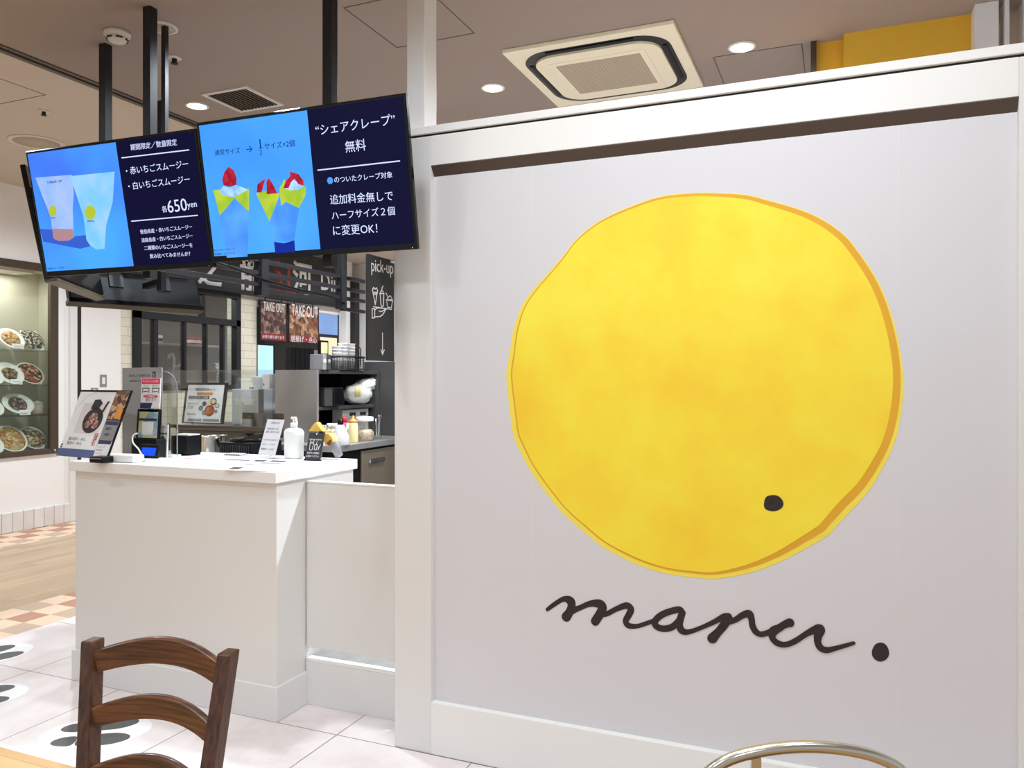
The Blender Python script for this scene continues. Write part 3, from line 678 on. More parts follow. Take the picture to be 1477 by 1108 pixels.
cb_ = MB(); cb_.tube([(.03, 2.9-3.6, .02), (.03, 3.1-3.6, -.005), (.03, 3.35-3.6, -.04), (.03, 3.6-3.6, -.06), (.03, 3.9-3.6, -.07), (.03, ba-3.6, -.10)], .006, 8); cb_.build('cable', M['black_plastic'], rk)

# ================================================================== PICK-UP SIGN (blade sign on the pillar edge, faces +x)
ps = thing('pickup_sign', 'black hanging pick-up sign with white crepe, cup and hand drawing and down arrow', 'sign', (-1.612, 2.575, 1.70), (0, 0, PI/2))
# local x runs along +y (into the scene), local -y faces +x
SWD, SHT = .085, .20
c0 = onX(532, 366, -1.61); c1 = onX(570, 379, -1.61); cb0 = onX(532.5, 520, -1.61)
SX0, SX1, SZ1, SZ0 = c0.y-2.575, c1.y-2.575-.002, c0.z-1.70, cb0.z-1.70
MB().box(SX0, SX1, 0, .012, SZ0, SZ1, .001).build('board', M['charcoal'], ps)
MB().box(SX1-.03, SX1, -.003, -.0005, SZ1-.012, SZ1-.004).build('fixing_clip', M['white'], ps)
def sg(x, y):  # zoom-crop pixel -> sign plane
    p = onX(520+x*.18045, 360+y*.18045, -1.61); return (p.y-2.575, p.z-1.70)
def sstroke(name, lst, r=.0017):
    m_ = MB()
    for ln in lst: line2(m_, [sg(*a) for a in ln], r, -.0016, -.0002)
    return m_.build(name, M['white_print'], ps)
a_, b_ = sg(88, 125), sg(262, 160)
lettering([('pick-up', a_[0], a_[1]-.006, b_[0], b_[1]-.002, 1.25)], M['white_print'], ps, -.0014)
sstroke('crepe_drawing', [[(98, 325), (120, 440), (138, 328)], [(96, 325), (104, 345), (118, 340), (132, 350), (138, 328), (128, 305), (118, 318), (106, 302), (96, 325)], [(106, 345), (118, 360), (132, 350)]])
sstroke('cup_drawing', [[(158, 348), (165, 440), (170, 455), (180, 455), (185, 440), (188, 352)], [(155, 350), (190, 354)], [(160, 345), (172, 325), (186, 345)], [(172, 325), (174, 305), (182, 292)]])
sstroke('cup_drawing', [[(210, 400), (218, 460), (248, 466), (258, 410)], [(206, 402), (260, 410)], [(220, 400), (216, 370), (204, 345)], [(218, 400), (228, 375), (240, 370), (250, 385), (256, 405)], [(225, 405), (240, 398), (252, 405)]])
sstroke('hand_drawing', [[(105, 457), (250, 479)], [(95, 472), (95, 548), (115, 545), (115, 474), (95, 472)], [(116, 485), (130, 470), (150, 466), (175, 470)], [(150, 490), (165, 497), (180, 490), (205, 475)], [(116, 538), (160, 535), (180, 520), (205, 478)]])
sstroke('arrow', [[(178, 667), (178, 838)], [(165, 800), (178, 840), (192, 802)]])

# ================================================================== FOOD SHOW CASE in the left wall
CX0 = WX-.42
case = thing('food_display_case', 'brown-framed glass display case of plastic food set in the white wall', 'display case', (WX, 4.83, .70))
def Lc(o, *b): l = o.location; return (b[0]-l.x, b[1]-l.x, b[2]-l.y, b[3]-l.y, b[4]-l.z, b[5]-l.z)
for b in ((WX-.02, WX+.025, 4.2, 5.46, .70, .75), (WX-.02, WX+.025, 4.2, 5.46, 2.475, 2.55), (WX-.02, WX+.025, 5.375, 5.46, .75, 2.475), (WX-.02, WX+.025, 4.2, 4.28, .75, 2.475)):
    MB().box(*Lc(case, *b), .004).build('frame_rail', M['frame_brown'], case)
m_ = MB(); m_.box(*Lc(case, CX0, CX0+.02, 4.2, 5.59, .70, 2.55)); m_.box(*Lc(case, CX0+.02, WX-.021, 5.56, 5.59, .70, 2.55)); m_.box(*Lc(case, CX0+.02, WX-.02, 4.2, 4.22, .70, 2.55)); m_.box(*Lc(case, CX0+.02, WX-.021, 4.2, 5.56, .70, .735)); m_.box(*Lc(case, CX0+.02, WX-.021, 4.2, 5.56, 2.5, 2.55))
m_.build('lining', M['case_in'], case)
MB().box(*Lc(case, WX-.004, WX+.002, 4.28, 5.376, .75, 2.476)).build('glass_pane', M['case_glass'], case)
SHZ = [.735, 1.082, 1.375, 1.713]
for z in SHZ[1:]: MB().box(*Lc(case, CX0+.02, WX-.03, 4.222, 5.558, z-.008, z)).build('glass_shelf', clear('shelf_glass', (.84, .89, .86, 1), .1) if z < 1.1 else bpy.data.materials['shelf_glass'], case)
MB().box(*Lc(case, CX0+.05, WX-.10, 4.4, 5.3, 2.46, 2.499)).build('case_lamp', M['fix_white'], case)
m_ = MB(); m_.lathe([(.011, 0), (.011, .006)], 14, mat=Matrix.Translation((.025, .59, .03)) @ Matrix.Rotation(PI/2, 4, 'Y')); m_.build('lock', M['chrome'], case)
area(WX-.2, 4.85, 2.45, .2, .9, 7, col=(1, .97, .92))
def platter(v, u, sh, R, label, foods, rim=.8, shape='round', card='white'):
    PX = WX-(.13 if u < 40 else .22); y = onX(u, 500, PX).y; z = SHZ[sh]
    tl = math.radians(52)
    o = thing('food_plate', label, 'plate of food', (PX, y, z+R*math.sin(tl)+.005), (0, tl, 0), 'plastic food plates in the display case')
    prof = [(R*.45, -.018), (R*.62, -.014), (R*.9, -.002), (R, .006), (R*.99, .009), (R*.86, .003), (R*.6, -.008), (R*.3, -.010)]
    if shape == 'oval': MB().lathe(prof, 32, sx=.9, sy=1.15).build('plate', M['white'], o)
    elif shape == 'square': MB().lathe(prof, 5, sy=1.05).build('plate', M['white'], o)
    else: MB().lathe(prof, 32).build('plate', M['white'], o)
    f = MB(); f.lathe([(R*rim, -.002), (R*rim*.9, .012), (R*rim*.6, .022), (R*.2, .026)], 24, sy=1.05 if shape == 'oval' else 1)
    for k in range(16):
        a = random.random()*6.28; r = R*rim*.75*math.sqrt(random.random()); f.blob((r*math.cos(a), r*math.sin(a), .018), random.uniform(.012, .024), 1, .2, (1, 1, .7))
    f.build('food', foods, o)
    st = MB(); st.box(-R*.55, R*.80, -.03, .03, -.030, -.019); st.build('stand', M['acrylic'], o)
    cz = z+.006
    pc = thing('price_card', 'price card before the ' + ' '.join(label.split(' ')[:12]), 'price card', (PX+.075, y+.02, cz), (0, 0, PI/2), 'price cards in the display case')
    MB().box(-.055, .055, -.001, .004, 0, .052, 0, Matrix.Rotation(-.3, 4, 'X')).build('card', M['paper'], pc)
    m_ = MB(); m_.box(-.04, .04, -.0018, -.001, .024, .028, 0, Matrix.Rotation(-.3, 4, 'X')); m_.box(-.03, .02, -.0018, -.001, .012, .015, 0, Matrix.Rotation(-.3, 4, 'X'))
    m_.build('print', M['pink'] if card == 'pink' else M['print_grey'], pc)
fm = lambda n, c, s=60: foodmat(n, [rgb(*q) for q in c], s)
FA = fm('gratin_food', [(196, 150, 90), (226, 190, 130), (170, 120, 70), (214, 176, 120)]); FB = fm('dark_pasta_food', [(50, 46, 42), (220, 212, 196), (96, 88, 76), (40, 38, 34), (200, 192, 176)], 80)
FC = fm('stew_food', [(90, 70, 44), (150, 120, 80), (60, 50, 34), (176, 140, 90)]); FD = fm('mixed_grill_food', [(176, 70, 50), (90, 40, 54), (230, 200, 150), (60, 44, 40), (214, 120, 70), (70, 80, 50)], 40)
FE = fm('salad_food', [(50, 58, 40), (90, 84, 60), (190, 160, 140), (40, 36, 30), (120, 60, 60)]); FF = fm('gyoza_food', [(214, 170, 100), (190, 140, 76), (232, 200, 140), (170, 110, 56)], 45)
FG = fm('pizza_food', [(214, 198, 140), (70, 60, 50), (176, 120, 110), (90, 110, 60), (236, 226, 200), (160, 90, 70)], 55)
platter(0, 16, 3, .125, 'white bowl of golden gratin on the top case shelf', FA, .7)
platter(0, 46, 3, .132, 'dark speckled dish at the right end of the top case shelf', FB, .95, 'square')
platter(0, 14, 2, .132, 'white plate with a small brown stew on the second case shelf', FC, .55)
platter(0, 43, 2, .135, 'mixed grill platter at the right end of the second case shelf', FD, .95, card='pink')
platter(0, 26, 1, .135, 'tilted oval plate of dark salad on the third case shelf', FE, .62, 'oval')
platter(0, 15, 0, .155, 'plate packed with golden dumplings at the bottom of the case', FF, .93)
platter(0, 47, 0, .138, 'plate of speckled pizza at the bottom right of the case', FG, .93, card='pink')
for sh, lb in ((2, 'second'), (1, 'third'), (0, 'bottom')):
    y = onX(-9, 560, WX-.10).y; R = .10
    o = thing('white_plate', 'plain white plate cut off by the picture edge on the %s case shelf' % lb, 'plate', (WX-.085, y-.02, SHZ[sh]+R*.8+.008), (0, .93, 0), 'white plates at the edge of the case')
    MB().lathe([(R*.5, -.012), (R*.9, -.002), (R, .006), (R*.98, .008), (R*.6, -.004), (R*.2, -.006)], 28).build('plate', M['white'], o)
y = onX(54, 590, WX-.24).y
o = thing('lidded_jar', 'small pale lidded jar beside the oval salad plate in the case', 'jar', (WX-.24, y, SHZ[1]+.001))
MB().lathe([(.05, 0), (.055, .01), (.055, .09), (.05, .10)], 24).build('body', plain('beige_jar', rgb(196, 178, 164), .4), o)
MB().lathe([(.052, .10), (.052, .112), (.03, .122), (.012, .124), (.012, .134), (.004, .136)], 24).build('lid', M['fix_white'], o)

# ================================================================== RESTAURANT: window, name board, posters, lit doorway
win = thing('window_1', 'dark framed kitchen window with four sliding panes in the brick wall', 'window', (WX, 7.18, 1.30)); struct(win)
def wb(name, mat, y0, y1, z0, z1, x0=-.06, x1=.03, bev=.002): MB().box(x0, x1, y0-7.18, y1-7.18, z0-1.3, z1-1.3, bev).build(name, M[mat], win)
wb('frame_rail', 'black_steel', 6.35, 8.02, 1.30, 1.36); wb('frame_rail', 'black_steel', 6.35, 8.02, 2.46, 2.53); wb('frame_rail', 'black_steel', 6.35, 8.02, 2.105, 2.185)
for y0, y1 in ((6.35, 6.46), (7.94, 8.02)): wb('frame_post', 'black_steel', y0, y1, 1.36, 2.46)
for y0, y1 in ((6.64, 6.70), (7.085, 7.12), (7.425, 7.455), (7.715, 7.745)): wb('mullion', 'black_steel', y0, y1, 1.36, 2.105, -.05, .015)
wb('mullion', 'black_steel', 7.36, 7.42, 2.185, 2.46, -.05, .015)
for y0, y1 in ((6.47, 6.63), (6.70, 7.07), (7.13, 7.41), (7.47, 7.70), (7.75, 7.93)): wb('pane', 'glass', y0, y1, 1.36, 2.105, -.02, -.014, 0)
for y0, y1 in ((6.47, 7.36), (7.42, 7.93)): wb('pane', 'glass', y0, y1, 2.185, 2.46, -.02, -.014, 0)
# kitchen behind the window
ks = thing('kitchen_shelf', 'long pale shelf on the kitchen wall behind the window', 'shelf', (-7.75, 7.3, 1.86))
MB().box(-.15, .15, -.85, .85, -.012, .012, .002).build('board', M['steel'], ks)
MB().box(-.16, -.15, -.85, .85, -.42, .55).build('back_plate', M['kitchen'], ks)
for y in (-.6, .6): MB().box(-.148, .10, y-.012, y+.012, -.12, -.012).build('bracket', M['steel'], ks)
def can(u, mat, cap, label, dx=0):
    q = onX(u, 490, -7.70); o = thing('spice_can', label, 'can', (-7.70+dx, q.y, 1.8725), group='cans on the kitchen shelf')
    MB().lathe([(.045, 0), (.045, .075), (.043, .08)], 18).build('body', M[mat], o)
    MB().lathe([(.0455, .022), (.0455, .058)], 18, cap=False).build('label_band', M[cap], o)
    MB().lathe([(.044, .08), (.044, .092), (.04, .095)], 18).build('lid', M['red' if mat == 'red' else 'white'], o)
can(275, 'red', 'white', 'red and white can, first of three on the kitchen shelf'); can(283, 'red', 'white', 'red and white can, middle of three on the kitchen shelf'); can(290, 'red', 'white', 'red and white can, last of three on the kitchen shelf')
can(197, 'orange', 'white', 'orange can behind the narrow left window pane'); can(229, 'white', 'black_plastic', 'white and black can behind the second window pane')
cn = thing('kitchen_counter', 'dark kitchen counter behind the sliding window', 'counter', (-7.9, 7.4, 0))
MB().box(-.35, .25, -1.1, 1.1, 0, 1.38, .004).build('body', M['kitchen'], cn); MB().box(-.36, .28, -1.12, 1.12, 1.38, 1.41, .003).build('worktop', M['steel'], cn)
q = onX(304, 520, -7.8); o = thing('terracotta_pot', 'terracotta plant pot behind the right window pane', 'pot', (-7.8, q.y, 1.412))
MB().lathe([(.065, 0), (.085, .12), (.095, .12), (.095, .15), (.085, .15), (.07, .05)], 22).build('pot', M['terracotta'], o)
q = onX(317, 520, -7.8); o = thing('dish_stack', 'stack of white dishes beside the terracotta pot behind the window', 'dishes', (-7.8, q.y, 1.412))
m_ = MB()
for k in range(6): m_.lathe([(.035, k*.04), (.06, k*.04+.03), (.062, k*.04+.034), (.04, k*.04+.008)], 18)
m_.build('dishes', M['white'], o)
o = thing('faucet', 'shiny curved steel faucet behind the second window pane', 'faucet', (-7.75, onX(250, 520, -7.75).y, 1.412))
m_ = MB(); m_.tube([(0, 0, 0), (0, 0, .2), (.02, -.01, .28), (.03, -.05, .33), (.03, -.10, .32), (.03, -.12, .27)], .022, 12); m_.build('spout', M['chrome'], o)
m_ = MB(); m_.tube([(0, 0, .16), (.03, .06, .19), (.05, .12, .24)], [.024, .03, .016], 10); m_.build('lever', M['chrome'], o)
o = thing('steel_bowl', 'pale bowl on the kitchen counter behind the narrow left pane', 'bowl', (-7.75, onX(205, 525, -7.75).y, 1.412))
MB().lathe([(.05, 0), (.1, .09), (.11, .10), (.105, .10), (.05, .01)], 22).build('bowl', M['cream'], o)
# name board over the window
nb = thing('restaurant_sign', 'black restaurant name board with white and red kanji above the window', 'sign', (WX+.02, 8.4, 2.52), (0, 0, PI/2))
MB().box(-2.2, 2.0, -.05, -.0, .0, .70, .004).build('board', M['charcoal'], nb)
MB().box(-2.2, 2.0, -.09, -.05, .0, .05, .002).build('lower_ledge', M['black_steel'], nb)
def nbp(u, v): p = onX(u, v, WX+.07); return p.y-8.4, p.z-2.52
for s, u, v, dz, col in (('龍', 364, 395, .42, 'white_print'), ('之', 303, 388, .36, 'white_print'), ('江', 412, 400, .40, 'red'), ('河', 436, 401, .40, 'white_print')):
    x, z = nbp(u, v); z = min(z, .36)
    lettering([(s, x-dz*.55, z, x+dz*.55, z, 1.1, .022)], M[col], nb, -.052, th=.002)
x, z = nbp(477, 403); lettering([('Dining', x-.24, .32, x+.62, .32, 1.1, .015)], M['white_print'], nb, -.052, th=.002)
# posters hung over the entrance
def poster(y0, y1, label, mat, jp):
    o = thing('takeout_poster', label, 'poster', (WX+.06, (y0+y1)/2, 1.945), (0, 0, PI/2), 'take out posters'); h = (y1-y0)/2
    MB().box(-h, h, 0, .02, 0, .54, .002).build('frame', M['black_plastic'], o)
    MB().box(-h+.025, h-.025, -.0016, 0, .012, .525).build('picture', M[mat], o)
    MB().box(-h+.025, h-.025, -.0026, -.0016, .012, .10).build('red_band', plain('poster_red', rgb(140, 36, 40), .6), o)
    lettering([('TAKE OUT', -h+.07, .46, h-.04, .46, 1.9)], M['white_print'], o, -.0032)
    lettering([(jp, -h+.05, .055, h-.06, .055)], M['white_print'], o, -.0040)
    MB().box(-h*.6, -h*.6+.01, .004, .014, .54, .574).build('hook', M['black_steel'], o); MB().box(h*.6, h*.6+.01, .004, .014, .54, .574).build('hook', M['black_steel'], o)
poster(8.335, 8.89, 'take out poster with a dark rice bowl photo, left of two', 'takeout', 'お持ち帰り承ります')
poster(8.92, 9.62, 'take out poster with a golden fried food photo, right of two', 'takeout2', '唐揚げ・点心')
# lit openings beyond the entrance
def lit(name, label, u0, u1, v0, v1, X, mat, cat='window'):
    a, b = onX(u0, v1, X), onX(u1, v0, X)
    o = thing(name, label, cat, (X, (a.y+b.y)/2, a.z), (0, 0, PI/2)); h = (b.y-a.y)/2; hh = b.z-a.z
    MB().box(-h, h, 0, .01, 0, hh).build('lit_pane', M[mat], o)
    m_ = MB(); m_.box(-h-.02, -h, -.01, .02, -.02, hh+.02); m_.box(h, h+.02, -.01, .02, -.02, hh+.02); m_.box(-h, h, -.01, .02, hh, hh+.02); m_.box(-h, h, -.01, .02, -.02, 0)
    m_.build('frame', M['navy'], o)
    return o
lit('lit_window', 'bright pale blue window seen below the left take out poster', 371, 394, 499, 562, -8.6, 'sky_glass')
lit('lit_window', 'pale blue window above the navy band right of the take out posters', 455, 487, 452, 481, -7.30, 'blue_glass')
lit('lit_window', 'warm white window below the navy band behind the cup stacks', 461, 486, 488, 512, -7.30, 'yel_glass')
o = thing('dark_partition', 'ribbed black partition standing in the restaurant entrance', 'partition', (-7.9, onX(432, 520, -7.9).y, 0))
m_ = MB()
for k in range(5): m_.box(-.05-.04*(k % 2), .05, -.28+k*.12, -.17+k*.12, 0, 1.92, .004)
m_.build('ribs', M['black_steel'], o)
o = thing('white_screen', 'white panel beside the ribbed black partition in the entrance', 'screen panel', (-7.9, onX(452, 520, -7.9).y+.08, 0))
MB().box(-.03, .03, -.14, .14, 0, 1.9, .003).build('panel', M['white'], o)
# wall switches
for (u0, u1, v0, v1, lb) in ((144, 153.5, 540.5, 558, 'upper grey light switch plate on the white wall'), (131, 141, 559.5, 569, 'lower grey outlet plate on the white wall')):
    a, b = onX(u0, v1, WX), onX(u1, v0, WX)
    o = thing('wall_switch', lb, 'switch', (WX, (a.y+b.y)/2, (a.z+b.z)/2), (0, 0, PI/2), 'wall switch plates'); h, k = (b.y-a.y)/2, (b.z-a.z)/2
    MB().box(-h, h, -.006, -.0002, -k, k, .001).build('plate', M['print_grey'], o); MB().box(-h*.45, h*.45, -.009, -.006, -k*.55, k*.55, .001).build('rocker', M['white'], o)

# ================================================================== STALL INTERIOR
SXF = -2.85
w = MB(); w.box(-2.97, -1.2, 4.52, 4.62, 0, 1.55, .003); struct(w.build('wall_stall', M['dark_grey']))
# rear cabinet (low, dark) on the left of the stall
rc = thing('rear_cabinet', 'dark brown low cabinet at the back of the stall behind the menu easel', 'cabinet', (-3.62, 4.1, 0))
MB().box(-.42, .42, -.15, .2, 0, 1.10, .004).build('body', M['olive'], rc); MB().box(-.43, .43, -.16, .21, 1.10, 1.135, .003).build('worktop', M['olive'], rc)
RZ = 1.137
# open shelf unit: steel side panel + dark shelves
su = thing('shelf_unit', 'dark open shelf unit with a steel end panel beside the pick-up sign', 'shelf unit', (-3.0, 3.86, 0))
yb = 4.50-3.86
MB().box(-.155, .15, -.02, .0, 1.0585, 1.487, .001).build('side_panel', M['steel'], su)
MB().box(-.155, -.14, 0, yb, 1.0585, 1.487).build('back_panel', M['black_plastic'], su)
for z, x1 in ((1.465, .15), (1.245, .12)): MB().box(-.14, x1, 0, yb, z, z+.022, .002).build('shelf', M['dark_grey'], su)
MB().box(-.14, .15, yb, yb+.015, 1.0585, 1.487).build('side_panel', M['dark_grey'], su)
# steel back counter with fridge door
bc = thing('back_counter', 'brown steel back counter with a fridge door and worktop under the shelf unit', 'counter', (-2.75, 4.1, 0))
zt = 1.058
MB().box(-.405, .16, -.42, .40, zt-.035, zt, .003).build('worktop', M['steel'], bc)
MB().box(-.40, .13, -.30, .40, 0, zt-.035, .003).build('body', M['black_plastic'], bc)
y0_, y1_ = onX(521, 660, -2.61).y-4.1, .39
dr = MB().box(.13, .145, y0_, y1_, .1, zt-.05, .003).build('fridge_door', M['steel_dark'], bc)
MB().box(.145, .158, y0_+.07, y0_+.24, zt-.13, zt-.10, .006).build('handle', M['chrome'], dr)
def onshelf(name, label, cat, u, X, z, group=None, rot=0):
    q = onX(u, 560, X); return thing(name, label, cat, (X, q.y, z+.0005), (0, 0, rot), group)
# paper cups in three stacks, each cup a thing
def make_cup():
    o = thing('paper_cup', 'x', 'cup', (0, 0, 0), group='white paper cup stacks in the wire basket')
    MB().lathe([(.024, 0), (.031, .052), (.033, .053), (.033, .057), (.030, .056), (.023, .004)], 20, cap=True).build('cup', M['white'], o); return o
cups = [('left', 486, 5), ('middle', 494.5, 6), ('right', 505, 6)]
c0 = None
for nm, u, n in cups:
    q = onX(u, 530, -2.90)
    for k in range(n):
        o = make_cup() if c0 is None else copy_tree(c0)
        c0 = c0 or o
        o.location = (-2.90, q.y, 1.497+k*.021); o['label'] = 'white paper cup stacked in the %s pile standing in the wire basket' % nm
bk = onshelf('wire_basket', 'dark wire basket full of white paper cups on the shelf unit', 'basket', 496, -2.91, 1.488)
W_, D_, H_ = .13, .07, .085
m_ = MB(); m_.tube([(-D_, -W_, H_), (D_, -W_, H_), (D_, W_, H_), (-D_, W_, H_)], .005, 6, True); m_.tube([(-D_, -W_, .004), (D_, -W_, .004), (D_, W_, .004), (-D_, W_, .004)], .004, 6, True)
m_.build('rim', M['black_steel'], bk)
m_ = MB()
for k in range(14):
    y = -W_+.01+k*(2*W_-.02)/13; m_.box(D_-.001, D_+.001, y-.001, y+.001, .004, H_); m_.box(-D_-.001, -D_+.001, y-.001, y+.001, .004, H_)
for k in range(6): z = .012+k*.013; m_.box(D_-.001, D_+.001, -W_, W_, z-.001, z+.001); m_.box(-D_, D_, W_-.001, W_+.001, z-.001, z+.001); m_.box(-D_, D_, -W_-.001, -W_+.001, z-.001, z+.001)
for k in range(7): x = -D_+.01+k*.02; m_.box(x-.001, x+.001, -W_-.001, -W_+.001, .004, H_); m_.box(x-.001, x+.001, W_-.001, W_+.001, .004, H_)
m_.build('mesh', M['black_steel'], bk)
MB().box(-D_, D_, -W_, W_, .001, .005).build('bottom', M['black_steel'], bk)
m_ = MB(); m_.tube([(-.03, W_+.01, .03), (-.03, W_+.015, .14), (0, W_+.018, .17), (.03, W_+.015, .14), (.03, W_+.01, .03)], .004, 8); m_.build('handle', M['black_steel'], bk)
o = onshelf('picture_frame', 'small dark frame with a pale yellow card beside the cup stacks', 'picture frame', 466.0, -2.98, 1.488, rot=PI/2)
MB().box(-.045, .045, -.008, .008, .09, .185, .002).build('frame', M['black_plastic'], o); MB().box(-.033, .033, -.010, -.008, .103, .173).build('picture', M['cream'], o); MB().box(-.012, .012, -.006, .006, .0, .09).build('stand', M['black_plastic'], o)
for k, (u, mt, lb) in enumerate(((459.5, 'print_grey', 'grey patterned boxed booklet at the left end of the shelf top'), (466, 'dark_grey', 'dark grey booklet standing next to the patterned booklet'))):
    o = onshelf('booklet', lb, 'booklet', u, -2.88, 1.488)
    MB().box(-.05, .045, -.018, .018, 0, .092, .002).build('cover', M[mt], o)
    m_ = MB(); m_.lathe([(.014, .0455), (.014, .0468)], 18, mat=Matrix.Translation((0, 0, .05)) @ Matrix.Rotation(PI/2, 4, 'Y')); m_.build('emblem', M['white_print'] if k == 0 else M['print_grey'], o)
# plastic bag, tablet and crate on / under the middle shelf
o = onshelf('plastic_bag', 'crumpled white plastic bag of supplies on the middle shelf', 'bag', 522, -2.90, 1.268)
m_ = MB()
m_.blob((-.02, -.02, .068), .075, 3, .10, (1, 1.75, .9)); m_.blob((-.01, .06, .125), .055, 3, .13, (1, 1.5, .8)); m_.blob((.0, .12, .15), .034, 3, .16, (1, 1.4, .8)); m_.build('bag', M['cloudy'], o)
m_ = MB()
for k in range(5): m_.tube([(.05, -.10-k*.012, .05), (.07, -.125-k*.012, .115)], .006, 6)
m_.build('contents', M['cream'], o)
o = onshelf('tablet', 'small black tablet leaning on the middle shelf beside the plastic bag', 'tablet', 489, -2.84, 1.268, rot=PI/2-.2)
MB().box(-.042, .042, -.006, .003, 0, .115, .002, Matrix.Rotation(-.12, 4, 'X')).build('case', M['black_plastic'], o); MB().box(-.035, .035, -.0072, -.0058, .012, .105, 0, Matrix.Rotation(-.12, 4, 'X')).build('screen', M['black_gloss'], o)
o = onshelf('dark_box', 'flat dark box at the left end of the middle shelf', 'box', 469, -2.92, 1.268)
MB().box(-.05, .06, -.085, .085, 0, .105, .003).build('box', M['dark_grey'], o); MB().box(-.052, .062, -.087, .087, .105, .112, .001).build('lid', M['charcoal'], o)
o = onshelf('white_crate', 'grey plastic crate with two handle slots under the middle shelf', 'crate', 505, -2.95, zt)
MB().box(-.03, .05, -.155, .14, 0, .182, .004).build('body', plain('grey_crate', rgb(150, 146, 142), .5), o)
for y in (-.045, .075): MB().box(.0485, .0512, y-.035, y+.035, .138, .160, .002).build('handle_slot', M['black_line'], o)
# bottles on the back counter
def bottle(u, X, label, prof, mat, cap, capmat, name='bottle', n=22, sx=1, cat='bottle'):
    o = onshelf(name, label, cat, u, X, zt); MB().lathe(prof, n, sx=sx).build('body', M[mat], o); MB().lathe(cap, n).build('cap', M[capmat], o); return o
o = bottle(509.5, -2.66, 'cream squeeze bottle with an orange nozzle cap on the back counter', [(.026, 0), (.029, .004), (.0285, .08), (.026, .105), (.024, .118)], 'cream', [(.025, .118), (.025, .128), (.013, .138), (.007, .142), (.005, .158), (.002, .160)], 'orange', 'squeeze_bottle')
o = bottle(491, -2.63, 'clear spray bottle with a black neck on the back counter', [(.052, 0), (.055, .006), (.05, .05), (.028, .098), (.019, .115)], 'white', [(.017, .115), (.017, .135), (.014, .138), (.014, .150)], 'black_plastic', 'spray_bottle')
o.children[0].data.materials[0] = plain('clear_lilac_plastic', rgb(200, 198, 206), .25)
o = bottle(496.5, -2.76, 'red-capped bottle behind the clear spray bottle', [(.024, 0), (.024, .10), (.014, .115)], 'pink', [(.016, .115), (.016, .14), (.008, .15)], 'red', 'sauce_bottle')
o = onshelf('bottle_jug', 'pale jug with a handle behind the squeeze bottle', 'jug', 503.5, -2.72, zt); MB().lathe([(.018, 0), (.02, .09), (.014, .11)], 18).build('body', M['white'], o); m_ = MB(); m_.tube([(.0, -.018, .09), (0, -.032, .07), (0, -.032, .04), (0, -.018, .02)], .005, 8); m_.build('handle', M['white'], o)
o = onshelf('glass_canister', 'glass canister of oats with a white lid on the back counter', 'canister', 526, -2.68, zt)
MB().lathe([(.055, 0), (.058, .006), (.058, .105), (.05, .118)], 26, cap=False).build('glass_body', M['acrylic'], o); MB().lathe([(.054, .003), (.055, .05), (.045, .066), (.02, .072)], 24).build('oats', M['powder'], o); MB().lathe([(.052, .119), (.054, .122), (.054, .142), (.045, .146)], 26, sy=1).build('lid', M['white'], o)
o = onshelf('utensil_cup', 'clear utensil cup with steel whisk handles beside the canister', 'cup', 545.5, -2.66, zt)
MB().lathe([(.024, 0), (.028, .10)], 20, cap=False).build('cup', M['acrylic'], o); m_ = MB(); m_.tube([(0, 0, .01), (.004, .004, .12), (0, .012, .15), (0, .03, .155), (0, .035, .14), (0, .02, .12), (0, .004, .02)], .003, 8); m_.tube([(-.01, 0, .01), (-.012, -.01, .13)], .004, 8); m_.build('whisk', M['chrome'], o)
for u, X, lb in ((476, -2.74, 'pale yellow oil container behind the crepe models'), (483.5, -2.70, 'yellow liquid bottle left of the spray bottle')):
    o = onshelf('oil_container', lb, 'container', u, X, zt); MB().lathe([(.026, 0), (.028, .006), (.028, .07), (.022, .085)], 20).build('body', M['cream'], o); MB().lathe([(.02, .085), (.02, .115), (.017, .118)], 18).build('cap', M['white'], o)
o = onshelf('ladle', 'round steel ladle standing behind the yellow crepe models', 'ladle', 467.5, -2.70, zt); m_ = MB(); m_.tube([(0, 0, .0), (0, 0, .085)], .006, 8); m_.lathe([(.004, .08), (.02, .088), (.026, .102), (.024, .112), (.012, .118)], 18); m_.build('ladle', M['chrome'], o)
# grey machine with folder, jug and box on rear cabinet
def onrear(name, label, cat, u, Y, rot=0, z=RZ): q = onY(u, 600, Y); return thing(name, label, cat, (q.x, Y, z+.0005), (0, 0, rot))
o = onrear('grey_machine', 'pale grey machine with a clear document pocket taped on its front', 'machine', 366, 4.06)
gw = (396-337)/2*4.9/FPX/math.cos(TH)*.92
MB().box(-gw, gw, -.06, .12, 0, .232, .004).build('body', plain('machine_grey', rgb(190, 190, 194), .4), o); MB().box(gw*.72, gw+.004, -.064, -.058, 0, .232, .001).build('side_vent', M['dark_grey'], o)
pk = MB().box(-gw*.75, gw*.45, -.0625, -.0605, .01, .17, .0005).build('document_pocket', plain('pocket_film', rgb(206, 208, 196), .2), o)
for x in (-gw*.7, gw*.4): m_ = MB(); m_.lathe([(.007, -.0645), (.007, -.0625)], 12, mat=Matrix.Rotation(-PI/2, 4, 'X') @ Matrix.Scale(-1, 4, (0, 1, 0)) if False else Matrix.Translation((x, 0, .158)) @ Matrix.Rotation(PI/2, 4, 'X') @ Matrix.Translation((0, 0, .127))); m_.build('tape_button', M['cream'], pk)
o = onrear('white_jug', 'white jug with a black spout base on top of the grey machine', 'jug', 372.5, 4.10, z=RZ+.233); MB().lathe([(.028, 0), (.036, .07), (.042, .078), (.038, .08), (.026, .02)], 22).build('body', M['white'], o); MB().box(-.06, -.03, -.02, .02, 0, .008, .002).build('base', M['black_plastic'], o)
